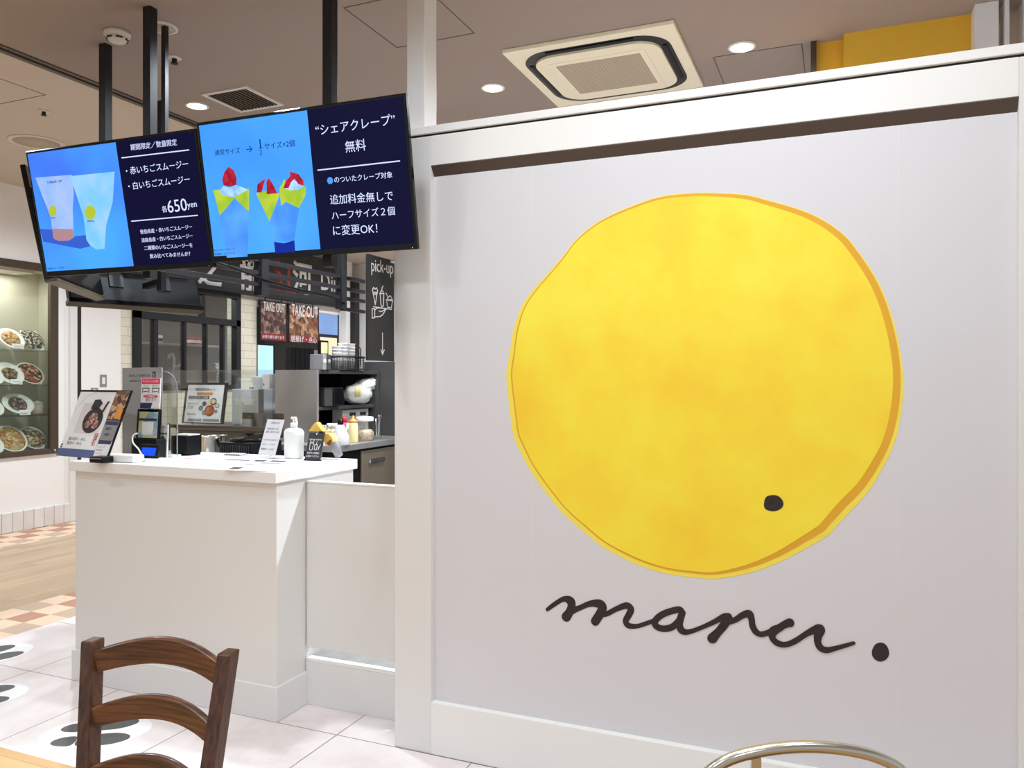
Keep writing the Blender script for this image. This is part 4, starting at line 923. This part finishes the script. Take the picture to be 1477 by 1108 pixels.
o = onrear('white_carton', 'small white carton beside the jug on the grey machine', 'carton', 388, 4.10, z=RZ+.233); MB().box(-.028, .028, -.03, .03, 0, .095, .002).build('carton', M['wall'], o); MB().box(-.020, -.012, -.0312, -.03, .02, .035).build('print', M['print_black'], o)

# ================================================================== THINGS ON THE SERVICE COUNTER
CZ = 1.0455
def oncounter(name, label, cat, u, v, yaw=0, tilt=0, dz=0, group=None):
    q = onZ(u, v, CZ); return thing(name, label, cat, (q.x, q.y, CZ+dz), (tilt, 0, yaw), group)
TI = -.38
# ramen menu easel
o = thing('menu_easel', 'white tilted menu board with a black ramen bowl photo and blue foot', 'menu', (-3.42, 2.715, CZ+.012), (TI, 0, -.12))
MB().box(-.165, .165, -.002, .004, .0, .335, .001).build('board', M['paper'], o)
MB().box(-.166, .166, -.006, -.002, -.004, .036, .001).build('foot_band', M['blue_base'], o)
MB().box(-.17, .17, -.004, .008, .335, .345, .002).build('top_rail', M['black_plastic'], o)
MB().box(-.10, .10, -.0032, -.002, .12, .275).build('photo', plain('photo_backing', rgb(226, 216, 214), .7), o)
MB().prism([(.02+.075*math.cos(2*PI*k/28), .185+.066*math.sin(2*PI*k/28)) for k in range(28)], 'y', -.0042, -.0032).build('bowl_picture', M['charcoal'], o)
for x, z, r, mt in ((.02, .195, .034, 'pink_meat'), (.05, .165, .026, 'pink_meat'), (-.005, .165, .022, 'pink_meat')):
    M['pink_meat'] = M.get('pink_meat') or foodmat('ramen_pork', [rgb(206, 150, 140), rgb(226, 186, 170), rgb(170, 96, 92), rgb(120, 40, 50)], 90)
    MB().prism([(x+r*math.cos(2*PI*k/20), z+r*.9*math.sin(2*PI*k/20)) for k in range(20)], 'y', -.0052, -.0042).build('topping_picture', M[mt], o)
MB().prism([(-.03, .245), (.03, .24), (.05, .275), (.02, .295), (-.02, .292)], 'y', -.0042, -.002).build('cup_picture', M['charcoal'], o)
MB().prism([(-.163, .23), (-.09, .315), (-.03, .334), (-.163, .334)], 'y', -.0042, -.002).build('torn_corner', M['white'], o)
MB().prism([(.085, .285), (.10, .285), (.07, .20), (.055, .20)], 'y', -.0042, -.002).build('chopsticks_picture', M['charcoal'], o)
lettering([('鶏白湯らーめん', -.12, .088, .02, .088), ('醤油らーめん', -.12, .066, .0, .066)], M['print_grey'], o, -.0028)
lettering([('麺', .075, .105, .105, .105, 1.2), ('処', .075, .075, .105, .075, 1.2)], M['red'], o, -.0028)
for x, z in ((-.155, .055), (-.155, .043)): m_ = MB(); m_.lathe([(.0045, 0), (.0045, .003)], 12, mat=Matrix.Translation((x, -.002, z)) @ Matrix.Rotation(PI/2, 4, 'X')); m_.build('stud', M['black_plastic'], o)
for x in (-.12, .12): m_ = MB(); m_.box(x-.004, x+.004, .006, .010, .0, .28, 0, Matrix.Translation((0, .0, .0)) @ Matrix.Rotation(-.25, 4, 'X')); m_.build('back_leg', M['black_plastic'], o)
# second menu board with photo on top
o = thing('menu_stand', 'narrow tilted menu stand with food photo above and price list below', 'menu', (-3.215, 2.665, CZ+.004), (TI, 0, -.12))
MB().box(-.058, .058, 0, .006, 0, .355, .001).build('board', M['black_plastic'], o)
MB().box(-.054, .046, -.0012, 0, .205, .352).build('photo', M['ramen'], o)
MB().prism([(-.005, .21), (.045, .21), (.045, .25), (.03, .275), (.0, .26)], 'y', -.002, -.0011).build('note', M['orange'], o)
MB().box(-.054, .048, -.0012, 0, .10, .20).build('list_panel', M['print_grey'], o); MB().box(-.054, .048, -.0012, 0, .004, .098).build('list_panel', M['paper'], o)
MB().box(-.05, .045, -.002, -.0011, .178, .196).build('heading_band', M['navy'], o); MB().box(-.052, .045, -.002, -.0011, .082, .098).build('heading_band', M['navy'], o)
lettering([('並盛り', -.035, .16, .01, .16), ('大盛り', -.035, .13, .01, .13)], M['print_black'], o, -.0018)
lettering([('トッピング', -.045, .068, .01, .068), ('味付玉子', -.045, .052, .0, .052), ('チャーシュー', -.045, .036, .01, .036), ('ライス', -.045, .02, -.01, .02)], M['print_grey'], o, -.0018)
# white card terminal with black reader
o = oncounter('card_terminal', 'white payment terminal with a black card reader at the counter front', 'card terminal', 174, 667, .06)
q = MB(); q.box(-.075, .085, -.01, .06, 0, .036, .008); q.build('body', M['white'], o)
MB().box(-.11, -.03, -.075, -.012, .002, .030, .004).build('card_reader', M['black_plastic'], o); MB().box(-.104, -.036, -.0765, -.0745, .020, .024).build('card_slot', M['print_grey'], o)
m_ = MB(); m_.tube(catmull([(.075, .05, .03), (.05, .055, .06), (.015, .06, .085), (.0, .07, .11), (.005, .075, .125), (.02, .08, .13)], 5), .0035, 8); m_.build('cable', M['white'], o)
# payment tablet stand: black stand, code sheet, pink notice
o = oncounter('payment_stand', 'black payment stand holding a yellow and blue sheet with a plain white square', 'payment stand', 203, 663.3, .02)
MB().box(-.085, .075, .02, .085, 0, .10, .006).build('base_box', M['black_plastic'], o)
MB().box(-.075, .07, .030, .045, .09, .245, .004, Matrix.Rotation(-.08, 4, 'X')).build('panel', M['black_gloss'], o)
sh = MB().box(-.056, .062, .0265, .0295, .105, .232, .0005, Matrix.Rotation(-.08, 4, 'X')).build('sheet', foodmat('blue_yellow_print', [rgb(190, 210, 214), rgb(226, 226, 150), rgb(150, 186, 200), rgb(236, 232, 190)], 26), o)
MB().box(-.032, .038, .0250, .0265, .122, .182, 0, Matrix.Rotation(-.08, 4, 'X')).build('white_square', M['paper'], sh); MB().box(-.054, .058, .0255, .0265, .188, .200, 0, Matrix.Rotation(-.08, 4, 'X')).build('print_band', M['navy'], sh)
o2 = thing('payment_notice', 'white and pink payment notice standing above the payment stand', 'notice', (o.location.x-.006, o.location.y+.058, CZ+.2085), (-.05, 0, .02))
MB().box(-.062, .062, 0, .004, .035, .185, .0006).build('card', M['paper'], o2); MB().box(-.058, .058, -.0012, 0, .155, .183).build('header', M['pink'], o2)
MB().prism([(x*.048+.002, z*.009+.095) for x, z in [(math.cos(a), math.sin(a)) for a in [2*PI*k/24 for k in range(24)]]], 'y', -.0012, 0).build('pill_label', M['pink'], o2)
MB().box(-.062, .062, -.0012, 0, .036, .064).build('footer', M['navy'], o2); MB().prism([(.006, .036), (.062, .036), (.062, .064), (.018, .064)], 'y', -.0022, -.0012).build('footer_flash', M['paper'], o2)
for x in (-.03, .032):
    m_ = MB(); m_.box(x-.022, x+.022, -.0012, 0, .133, .137); m_.box(x-.022, x-.019, -.0012, 0, .112, .133); m_.box(x+.019, x+.022, -.0012, 0, .112, .133); m_.box(x-.014, x+.014, -.0012, 0, .117, .121); m_.build('card_icon', M['print_black'], o2)
lettering([('キャッシュレス決済', -.05, .169, .05, .169), ], M['white_print'], o2, -.0024); lettering([('クレジット', -.045, .147, -.01, .147), ('電子マネー', .01, .147, .05, .147), ('使えます', -.03, .078, .04, .078)], M['print_grey'], o2, -.0014); lettering([('ご利用可', -.026, .095, .03, .095)], M['white_print'], o2, -.0024)
MB().box(-.012, .012, .004, .010, 0, .05).build('stand', M['black_plastic'], o2)
# customer display with blue screen
o = oncounter('customer_display', 'small customer display with a lit blue screen on the counter', 'display', 215, 665.6, .06)
MB().box(-.065, .07, -.02, .055, 0, .014, .003).build('base', M['white'], o)
hd = MB().box(-.066, .046, -.006, .012, .014, .082, .004, Matrix.Rotation(-.25, 4, 'X')).build('head', M['black_plastic'], o)
MB().box(-.05, .034, -.0075, -.0055, .026, .064, 0, Matrix.Rotation(-.25, 4, 'X')).build('lit_screen', glow('lcd_blue', rgb(28, 84, 250), 1.0), hd)
# logo sheet
o = oncounter('payment_logo_sheet', 'white sheet printed with rows of small payment logos beside the blue display', 'sheet', 232, 661.5, .03, -.05)
MB().box(-.038, .038, 0, .004, 0, .165, .0006).build('sheet', M['paper'], o)
for r_ in range(6):
    for k in range(4):
        if (r_*4+k) % 7 != 5: MB().box(-.03+k*.0165, -.019+k*.0165, -.001, 0, .030+r_*.0175, .038+r_*.0175).build('logo_mark', [M['print_black'], M['print_grey'], M['navy'], M['dark_grey']][(k+r_) % 4], o)
lettering([('ご利用いただけます', -.03, .15, .03, .15)], M['print_grey'], o, -.001)
# receipt printer
o = oncounter('receipt_printer', 'black box-shaped receipt printer on the counter', 'printer', 258, 657, .0)
MB().box(-.055, .055, .0, .10, .008, .10, .004).build('body', M['black_plastic'], o); MB().box(-.053, .053, .01, .09, .10, .106, .002).build('lid', M['white'], o)
for x in (-.045, .045): MB().box(x-.01, x+.01, .01, .09, 0, .008).build('foot', M['black_plastic'], o)
# grey notice panel and acrylic screen at the rear edge
o = thing('grey_notice_panel', 'grey printed notice panel standing at the back left of the counter', 'notice', (-3.24, 2.935, CZ), (0, 0, .0))
MB().box(-.135, .133, 0, .006, 0, .445, .001).build('panel', plain('notice_grey', rgb(158, 154, 150), .5), o)
lettering([('おいしくできたてを', -.085, .405, .055, .405)], M['print_black'], o, -.001); lettering([('ご注文を受けてからお作りします', -.085, .378, .05, .378)], M['dark_grey'], o, -.001)
m_ = MB(); m_.box(.072, .092, -.0012, 0, .385, .425); m_.build('phone_icon', M['print_black'], o); m_ = MB(); m_.box(.077, .087, -.002, -.0011, .395, .418); m_.build('phone_icon', M['print_grey'], o)
o = thing('acrylic_screen', 'clear acrylic screen with a rounded white corner beside the grey notice panel', 'screen', (-3.17, 2.965, CZ), (0, 0, .0))
pts = [(-.11, 0), (.13, 0), (.13, .335)] + [(.13-.09+.09*math.cos(a), .335+.09*math.sin(a)) for a in [PI/2*k/8 for k in range(1, 9)]] + [(-.11, .425)]
MB().prism(pts, 'y', 0, .006).build('sheet', clear('milky_acrylic', (.80, .81, .78, 1), .16, .15), o)
m_ = MB(); m_.tube([(.13, .003, .013), (.13, .003, .335)] + [(.04+.09*math.cos(a), .003, .335+.09*math.sin(a)) for a in [PI/2*k/8 for k in range(1, 9)]], .0032, 8); m_.build('edge_profile', M['print_grey'], o)
MB().box(-.11, .13, -.02, .03, 0, .012, .002).build('foot', M['white'], o)
# sneeze guard
o = thing('glass_guard', 'clear glass guard spanning the rear of the counter with a dark lower edge', 'glass screen', (-2.99, 3.19, CZ))
MB().box(-.35, .35, 0, .006, .145, .435).build('pane', M['glass'], o)
MB().box(-.35, .35, -.003, .009, .128, .145, .001).build('lower_edge', M['frame_brown'], o)
for x in (-.34, .34): MB().box(x-.006, x+.006, -.004, .010, 0, .15, .001).build('clamp_post', M['chrome'], o)
# menu easel on the rear cabinet
o = onrear('set_menu_easel', 'black-framed menu easel with a set meal photo behind the counter', 'menu', 291, 4.0, z=RZ+.004)
o.rotation_euler = (-.16, 0, .0)
hw = 36*4.95/FPX*.98/math.cos(.1)
MB().box(-hw-.022, hw+.022, 0, .012, .0, .272, .002).build('frame', M['black_plastic'], o); MB().box(-hw, hw, -.0014, 0, .006, .256).build('sheet', M['paper'], o)
lettering([('国産麻婆定食セット', -.085, .225, .085, .225)], M['print_black'], o, -.0022)
MB().box(-.07, .065, -.0024, -.0014, .188, .205).build('ribbon', M['orange'], o); MB().box(-hw+.015, .04, -.0024, -.0014, .160, .182).build('heading_band', M['dark_grey'], o); lettering([('とろとろたまごと野菜', -hw+.022, .171, .03, .171)], M['white_print'], o, -.0034)
def dish(x, z, r, mt, in_=None):
    MB().prism([(x+r*math.cos(2*PI*k/18), z+r*.9*math.sin(2*PI*k/18)) for k in range(18)], 'y', -.0030, -.0014).build('dish_picture', M[mt], o)
    if in_: MB().prism([(x+r*.7*math.cos(2*PI*k/18), z+r*.6*math.sin(2*PI*k/18)) for k in range(18)], 'y', -.0040, -.0030).build('dish_picture', M[in_], o)
dish(.055, .085, .042, 'red'); dish(.055, .085, .03, 'orange'); dish(.08, .145, .026, 'dark_grey', 'cream'); dish(.05, .15, .018, 'cream'); dish(.115, .118, .018, 'print_grey', 'cream'); dish(.11, .08, .02, 'white', 'print_grey'); dish(-.02, .10, .018, 'charcoal', 'print_grey'); dish(.012, .07, .018, 'charcoal', 'print_grey'); dish(.005, .13, .02, 'print_grey', 'charcoal')
MB().box(-hw+.03, -.005, -.0024, -.0014, .012, .030).build('footer_band', M['print_grey'], o); MB().box(.005, hw-.01, -.0024, -.0014, .012, .030).build('footer_band', M['print_grey'], o)
lettering([('単品 ８８０円', -hw+.015, .13, -.05, .13), ('定食', -hw+.015, .105, -.09, .105), ('お持ち帰り', -hw+.02, .06, -.06, .06)], M['print_grey'], o, -.0024)
# pot and griddle on the working shelf behind the counter
wk = thing('work_table', 'steel working table between the service counter and the rear cabinet', 'table', (-2.98, 3.50, 0))
MB().box(-.40, .36, -.24, .20, .925, .955, .003).build('top', M['steel'], wk)
for x in (-.37, .33):
    for y in (-.21, .17): MB().box(x-.02, x+.02, y-.02, y+.02, 0, .925).build('leg', M['steel'], wk)
KZ = .956
q = onY(308, 640, 3.45); o = thing('steel_pot', 'round stainless steel pot behind the counter beside the printer', 'pot', (q.x, 3.45, KZ))
MB().lathe([(.06, 0), (.065, .004), (.065, .155), (.069, .158), (.064, .16), (.061, .155), (.059, .01)], 28).build('pot', M['chrome'], o); m_ = MB(); m_.tube([(.063, -.01, .13), (.085, -.05, .15), (.10, -.10, .15)], .007, 8); m_.build('handle', M['chrome'], o)
q = onY(362, 640, 3.47); o = thing('crepe_griddle', 'dark crepe griddle with a vented front and raised brown guard', 'griddle', (q.x, 3.47, KZ))
MB().box(-.115, .115, -.12, .12, 0, .135, .006).build('base', M['black_plastic'], o); MB().lathe([(.125, .136), (.125, .152), (.12, .154)], 32, sx=.9, sy=.9).build('hot_plate', M['black_gloss'], o)
m_ = MB()
for k in range(13): m_.box(-.10+k*.0155, -.095+k*.0155, -.1225, -.1195, .06, .12)
m_.build('vents', M['dark_grey'], o)
pts = [(-.15, .285), (-.15, .20)] + [(-.09-.06*math.cos(a), .20-.05*math.sin(a)) for a in [PI/2*k/6 for k in range(1, 7)]] + [(.14, .15), (.14, .285)]
MB().prism(pts, 'y', .10, .104).build('guard', M['brown_acrylic'], o)
for x, z in ((-.09, .265), (.03, .25)): m_ = MB(); m_.lathe([(.006, 0), (.006, .004)], 12, mat=Matrix.Translation((x, .10, z)) @ Matrix.Rotation(PI/2, 4, 'X')); m_.build('standoff', M['chrome'], o)
MB().box(-.008, .008, .105, .115, .05, .28).build('guard_post', M['black_plastic'], o)
# handwritten notice
o = oncounter('handwritten_notice', 'white handwritten notice in a tilted clear holder on the counter', 'notice', 383, 661.5, -.06, -.36)
MB().box(-.054, .054, 0, .003, .018, .200, .0005).build('sheet', plain('notice_paper', rgb(216, 211, 212), .6), o); MB().box(-.058, .056, -.001, .005, 0, .018).build('holder', M['acrylic'], o)
lettering([('お知らせ', -.022, .183, .03, .183), ('材料がなくなり', -.038, .152, .036, .152), ('次第、終了します', -.044, .135, .044, .135), ('テイクアウトのみです', -.048, .094, .046, .094), ('バター・チョコ', -.045, .072, .036, .072), ('塩昆布・こなび', -.045, .048, .036, .048)], M['print_grey'], o, -.001)
# white pump bottle
o = oncounter('pump_bottle', 'white pump dispenser bottle standing on the counter', 'bottle', 424, 661)
k = 3.42/FPX
prof = [(15.5*k, 0), (17*k, .004), (17.3*k, 30*k), (18*k, 36*k), (17.6*k, 43*k), (14*k, 47.5*k), (6.5*k, 49.5*k), (6*k, 51*k)]
MB().lathe(prof, 32, sy=.72).build('body', M['white'], o); MB().lathe([(5.8*k, 51*k), (5.8*k, 57*k), (4*k, 58*k)], 22).build('collar', M['white'], o)
m_ = MB(); m_.tube([(0, 0, 57*k), (0, 0, 64*k)], 2.2*k, 12); m_.build('pump_stem', M['white'], o)
m_ = MB(); m_.box(-5*k, 4.2*k, -2.4*k, 2.4*k, 63.5*k, 67.2*k, .003); m_.prism([(2*k, 67*k), (4.5*k, 66*k), (6.5*k, 57*k), (5*k, 56.6*k), (2.6*k, 63.6*k)], 'y', -1.8*k, 1.8*k); m_.build('pump_head', M['white'], o)
# cup-drawing chalk card and crepe models
o = oncounter('cup_card', 'small charcoal card with white cup drawings on the counter corner', 'card', 450, 664.8, .02, -.30)
MB().box(-.044, .044, 0, .004, 0, .138, .0008).build('card', M['dark_grey'], o); MB().box(-.046, .046, -.004, .012, 0, .008, .001).build('foot', M['charcoal'], o)
lettering([('DRINK MENU', -.034, .103, .034, .103), ('お好きな容器を', -.036, .038, .034, .038), ('お選びください', -.036, .022, .034, .022)], M['white_print'], o, -.001)
for ln in ([[(-.028, .088), (-.026, .055), (-.018, .05), (-.010, .055), (-.008, .088)], [(-.030, .086), (-.006, .086)], [(-.02, .086), (-.028, .098)], [(-.016, .086), (-.008, .098)]], [[(.0, .078), (.002, .054), (.013, .054), (.015, .078)], [(-.002, .078), (.017, .078)], [(.008, .078), (.01, .094)]], [[(.022, .07), (.024, .052)], [(.032, .08), (.024, .056)]]):
    m_ = MB()
    for l_ in ln: line2(m_, l_, .0012, -.0012, -.0001)
    m_.build('cup_drawing', M['white_print'], o)
m_ = MB(); m_.blob((0, -.001, .130), .0035, 1); m_.build('pin', M['white'], o)
for (u, v, yaw, lean, lb) in ((458, 661, .1, 0, 'yellow folded crepe model peeking above the charcoal card'), (481, 664, -.2, -.62, 'yellow crepe model in a grey wrapper leaning beside the charcoal card')):
    o = oncounter('crepe_model', lb, 'crepe', u+(9 if lean else 0), v-(1.5 if lean else -.5), yaw, 0)
    o.rotation_euler = (0, lean, yaw); o.location.z += .012 if lean else 0
    wr = M['wrap_grey']; L_ = .19 if not lean else .15
    m_ = MB(); m_.lathe([(.022, .004), (.027, L_*.45), (.031, L_*.60)], 18, sy=.75); m_.build('wrapper', wr, o)
    m_ = MB(); zf = L_*.55
    if lean: m_.prism([(-.018, zf-.01), (-.032, zf+.02), (-.012, zf+.062), (.018, zf+.04), (.028, zf+.01), (.024, zf-.01)], 'y', -.02, .02)
    else: m_.prism([(-.038, zf+.03), (.038, zf+.03), (.004, zf+.072), (-.004, zf+.072)], 'y', -.018, .018)
    m_.build('crepe', M['crepe_y'], o)
    m_ = MB(); m_.blob((0, -.012, zf-.0), .020, 2, .15, (1.2, .8, .7)); m_.build('filling', plain('chestnut_filling', rgb(140, 70, 36), .5), o)
# paper menus lying on the worktop
def sheet(pts, label, dz, rows, seed):
    P = [onZ(u, v, CZ+dz) for u, v in pts]; c = sum(P, Vector())/4
    o = thing('paper_menu', label, 'paper', (c.x, c.y, CZ+dz)); MB().prism([(p.x-c.x, p.y-c.y) for p in P], 'z', 0, .0008).build('sheet', M['paper'], o)
    rn = random.Random(seed); a, b, d = P[0]-c, P[1]-c, P[3]-c
    for (s0, t0, s1, t1, mt) in rows:
        Q = [a+(b-a)*s+(d-a)*t for s, t in ((s0, t0), (s1, t0), (s1, t1), (s0, t1))]
        MB().prism([(p.x, p.y) for p in Q], 'z', .0009, .0013).build('print_block', M[mt], o)
    return o
sheet([(205, 668), (340, 674.5), (378, 664), (262, 659)], 'white printed menu sheet lying at the counter front by the display', .0003, [(.1, .15, .75, .22, 'print_grey'), (.1, .35, .9, .42, 'print_grey'), (.1, .55, .9, .60, 'print_grey'), (.55, .8, .95, .93, 'dark_grey'), (.1, .75, .45, .82, 'pink')], 1)
sheet([(322, 678), (385, 680), (432, 665.5), (366, 663)], 'white menu sheet with black photos lying before the handwritten notice', .0015, [(.05, .05, .3, .25, 'dark_grey'), (.4, .6, .9, .75, 'print_grey'), (.1, .8, .4, .95, 'charcoal'), (.5, .82, .9, .95, 'charcoal'), (.1, .45, .35, .6, 'print_grey')], 2)
o = oncounter('cash_tray', 'small pale money tray lying on the counter behind the menu sheets', 'tray', 336, 657)
MB().box(-.05, .05, -.01, .05, 0, .006, .002).build('tray', M['wrap_grey'], o); MB().box(-.044, .044, -.004, .044, .006, .0085).build('mat', M['white'], o)

# ================================================================== FLOOR STICKERS
def sole(m_, x, y, a, s=1, y0=0):
    out = [(-.03, -.12), (.0, -.13), (.028, -.11), (.034, -.06)], [(.034, -.04), (.046, .03), (.044, .08), (.02, .125), (-.012, .125), (-.036, .08), (-.038, .02), (-.03, -.04)]
    out = [[(-.028, -.055), (-.032, -.10), (-.012, -.128), (.012, -.128), (.03, -.10), (.032, -.055)], out[1]]
    for pl in out:
        pp = closed_catmull([(p[0]*s*1.1, p[1]*s) for p in pl], 4)
        m_.prism([(x+p[0]*math.cos(a)-p[1]*math.sin(a), y+p[0]*math.sin(a)+p[1]*math.cos(a)) for p in pp], 'z', .0007, .0012)
def sticker(x, y, ang, label, sx=.15, sy=.21):
    o = thing('footprint_sticker', label, 'floor sticker', (x, y, .0003), (0, 0, ang), 'footprint floor stickers')
    MB().prism([(sx*math.cos(2*PI*k/40), sy*math.sin(2*PI*k/40)) for k in range(40)], 'z', 0, .0006).build('disc', M['sticker'], o)
    for s in (-1, 1): m_ = MB(); sole(m_, s*.068, 0, -.05*s, 1.12); m_.build('shoe_print', M['shoe'], o)
sticker(-4.085, 2.72, -.35, 'white oval footprint sticker on the floor nearest the checkered border')
sticker(-3.60, 2.34, -.75, 'white footprint sticker at the middle of the row on the pale floor tiles')
sticker(-2.79, 2.30, -.95, 'white footprint sticker seen through the slats of the wooden chair')

# ================================================================== WOODEN LADDER-BACK CHAIR
def camp(u, v, D): return Vector(CV+ray(u, v)*D)
tl_, tr_ = camp(134, 922, 1.86), camp(330, 939, 1.775)
bl_, br_ = camp(127, 1108, 1.785), camp(305, 1108, 1.70)
wc = thing('wooden_chair', 'dark brown wooden ladder-back chair with arched slats in the lower left', 'chair', (tl_.x*.5+tr_.x*.5, tl_.y*.5+tr_.y*.5-.15, 0))
org = wc.location.copy()
xa = (tr_-tl_); xa.z = 0; xa.normalize(); nb_ = Vector((-xa.y, xa.x, 0))   # nb_: away from camera (behind the back)
def ext(t, b, z): k_ = (z-t.z)/(b.z-t.z); return t+(b-t)*k_
def post(t, b, w, d):
    m_ = MB(); seatp = ext(t, b, .46); foot = Vector((seatp.x, seatp.y, 0))+nb_*.05
    P = [t, ext(t, b, .6), seatp, Vector((seatp.x, seatp.y, .25))+nb_*.012, foot]; rings = []
    for p in P: rings.append([m_.bm.verts.new(p-org+xa*sx_*w+nb_*sy_*d) for sx_, sy_ in ((-1, -1), (1, -1), (1, 1), (-1, 1))])
    for a, b2 in zip(rings, rings[1:]):
        for k_ in range(4): m_.bm.faces.new((a[k_], a[(k_+1) % 4], b2[(k_+1) % 4], b2[k_]))
    m_.bm.faces.new(rings[0]); m_.bm.faces.new(rings[-1])
    o = m_.build('back_post', M['wood_post'], wc); bv = o.modifiers.new('bevel', 'BEVEL'); bv.width = .004; bv.segments = 2; return o
post(tl_, bl_, .0165, .021); post(tr_, br_, .0165, .021)
def slat(zc, arch, hgt):
    a, b = ext(tl_, bl_, zc), ext(tr_, br_, zc); m_ = MB(); n = 20; rings = []
    for i in range(n+1):
        t = i/n; p = a+(b-a)*t; s_ = 4*t*(1-t); bow = nb_*(.042*s_-.004); up = arch*(s_**1.15); h0 = hgt*(1+.15*s_); base = p+bow
        ring = [base+Vector((0, 0, up-h0/2))-nb_*.0095, base+Vector((0, 0, up+h0/2-.004))-nb_*.0095, base+Vector((0, 0, up+h0/2))-nb_*.004, base+Vector((0, 0, up+h0/2))+nb_*.006, base+Vector((0, 0, up+h0/2-.004))+nb_*.0105, base+Vector((0, 0, up-h0/2))+nb_*.0105]
        rings.append([m_.bm.verts.new(q_-org) for q_ in ring])
    for r0, r1 in zip(rings, rings[1:]):
        for k_ in range(6): f_ = m_.bm.faces.new((r0[k_], r0[(k_+1) % 6], r1[(k_+1) % 6], r1[k_])); f_.smooth = k_ in (0, 1, 2, 3, 4, 5)
    m_.bm.faces.new(rings[0]); m_.bm.faces.new(rings[-1])
    o = m_.build('back_slat', M['wood'], wc); o.modifiers.new('split', 'EDGE_SPLIT').split_angle = .9
slat(.772, .030, .052); slat(.655, .030, .046); slat(.535, .030, .046)
sl_, sr_ = ext(tl_, bl_, .45)-org, ext(tr_, br_, .45)-org
fl_, fr_ = sl_-nb_*.40-xa*.03, sr_-nb_*.40+xa*.03
m_ = MB(); m_.prism([(p.x, p.y) for p in (sl_+nb_*.0+xa*.02, sr_-xa*.02, fr_+xa*.02, fl_-xa*.02)], 'z', .432, .455); m_.build('seat', M['wood'], wc)
for p in (fl_, fr_): m_ = MB(); m_.tube([(p.x, p.y, 0), (p.x, p.y, .432)], [.014, .019], 12); m_.build('front_leg', M['wood_post'], wc)
for z in (.18, .26):
    for p, q_ in ((fl_, sl_), (fr_, sr_)): m_ = MB(); m_.tube([(p.x, p.y, z), (q_.x, q_.y, z)], .009, 8); m_.build('stretcher', M['wood_post'], wc)
m_ = MB(); m_.tube([(fl_.x, fl_.y, .3), (fr_.x, fr_.y, .3)], .009, 8); m_.build('stretcher', M['wood_post'], wc)

# ================================================================== METAL ARCH CHAIR (lower right)
DM = 1.28
apex = camp(1172, 1077, DM); e0, e1 = camp(1030, 1112, DM-.01), camp(1338, 1112, DM+.01)
mc = thing('metal_chair', 'champagne metal chair with a rounded tube back at the bottom edge', 'chair', (apex.x, apex.y, 0))
xm = Vector((e1.x-e0.x, e1.y-e0.y, 0)).normalized(); nm = Vector((xm.y, -xm.x, 0))
ztop = apex.z
def am(x, z, off=0): p = xm*x+nm*off; return (p.x, p.y, z)
arc = [(-.185, .44), (-.19, .55), (-.192, .66), (-.188, ztop-.11), (-.172, ztop-.055), (-.135, ztop-.022), (-.08, ztop-.006), (-.01, ztop), (.06, ztop-.006), (.12, ztop-.022), (.165, ztop-.05), (.188, ztop-.10), (.192, .66), (.19, .55), (.185, .44)]
pts = [am(p[0]-.01, p[1], .0-.10*max(0, (ztop-p[1]))) for p in catmull(arc, 5)]
m_ = MB(); m_.tube(pts, .0098, 14); m_.build('back_tube', M['champagne'], mc)
m_ = MB(); 
for x in (-.094,): m_.box(-.008, .008, -.003, .003, -.05, .0, 0, Matrix.Translation(am(x, ztop-.012)) @ Matrix.Rotation(math.atan2(xm.y, xm.x), 4, 'Z'))
m_.build('back_tab', M['champagne'], mc)
m_ = MB(); m_.box(-.15, .15, -.004, .004, ztop-.30, ztop-.055, .003, Matrix.Rotation(math.atan2(xm.y, xm.x), 4, 'Z') ); m_.build('back_panel', M['wood'], mc)
m_ = MB(); m_.lathe([(.19, .43), (.20, .44), (.20, .455), (.18, .465)], 32, c=am(0, 0, .20)); m_.build('seat', M['wood'], mc)
for x, off in ((-.19, -.04), (.19, -.04), (-.17, .38), (.17, .38)):
    m_ = MB(); a = am(x*.95, .445, min(max(off, .0), .34)); b = am(x*1.08, 0, off); m_.tube([a, b], .010, 12); m_.build('leg', M['champagne'], mc)
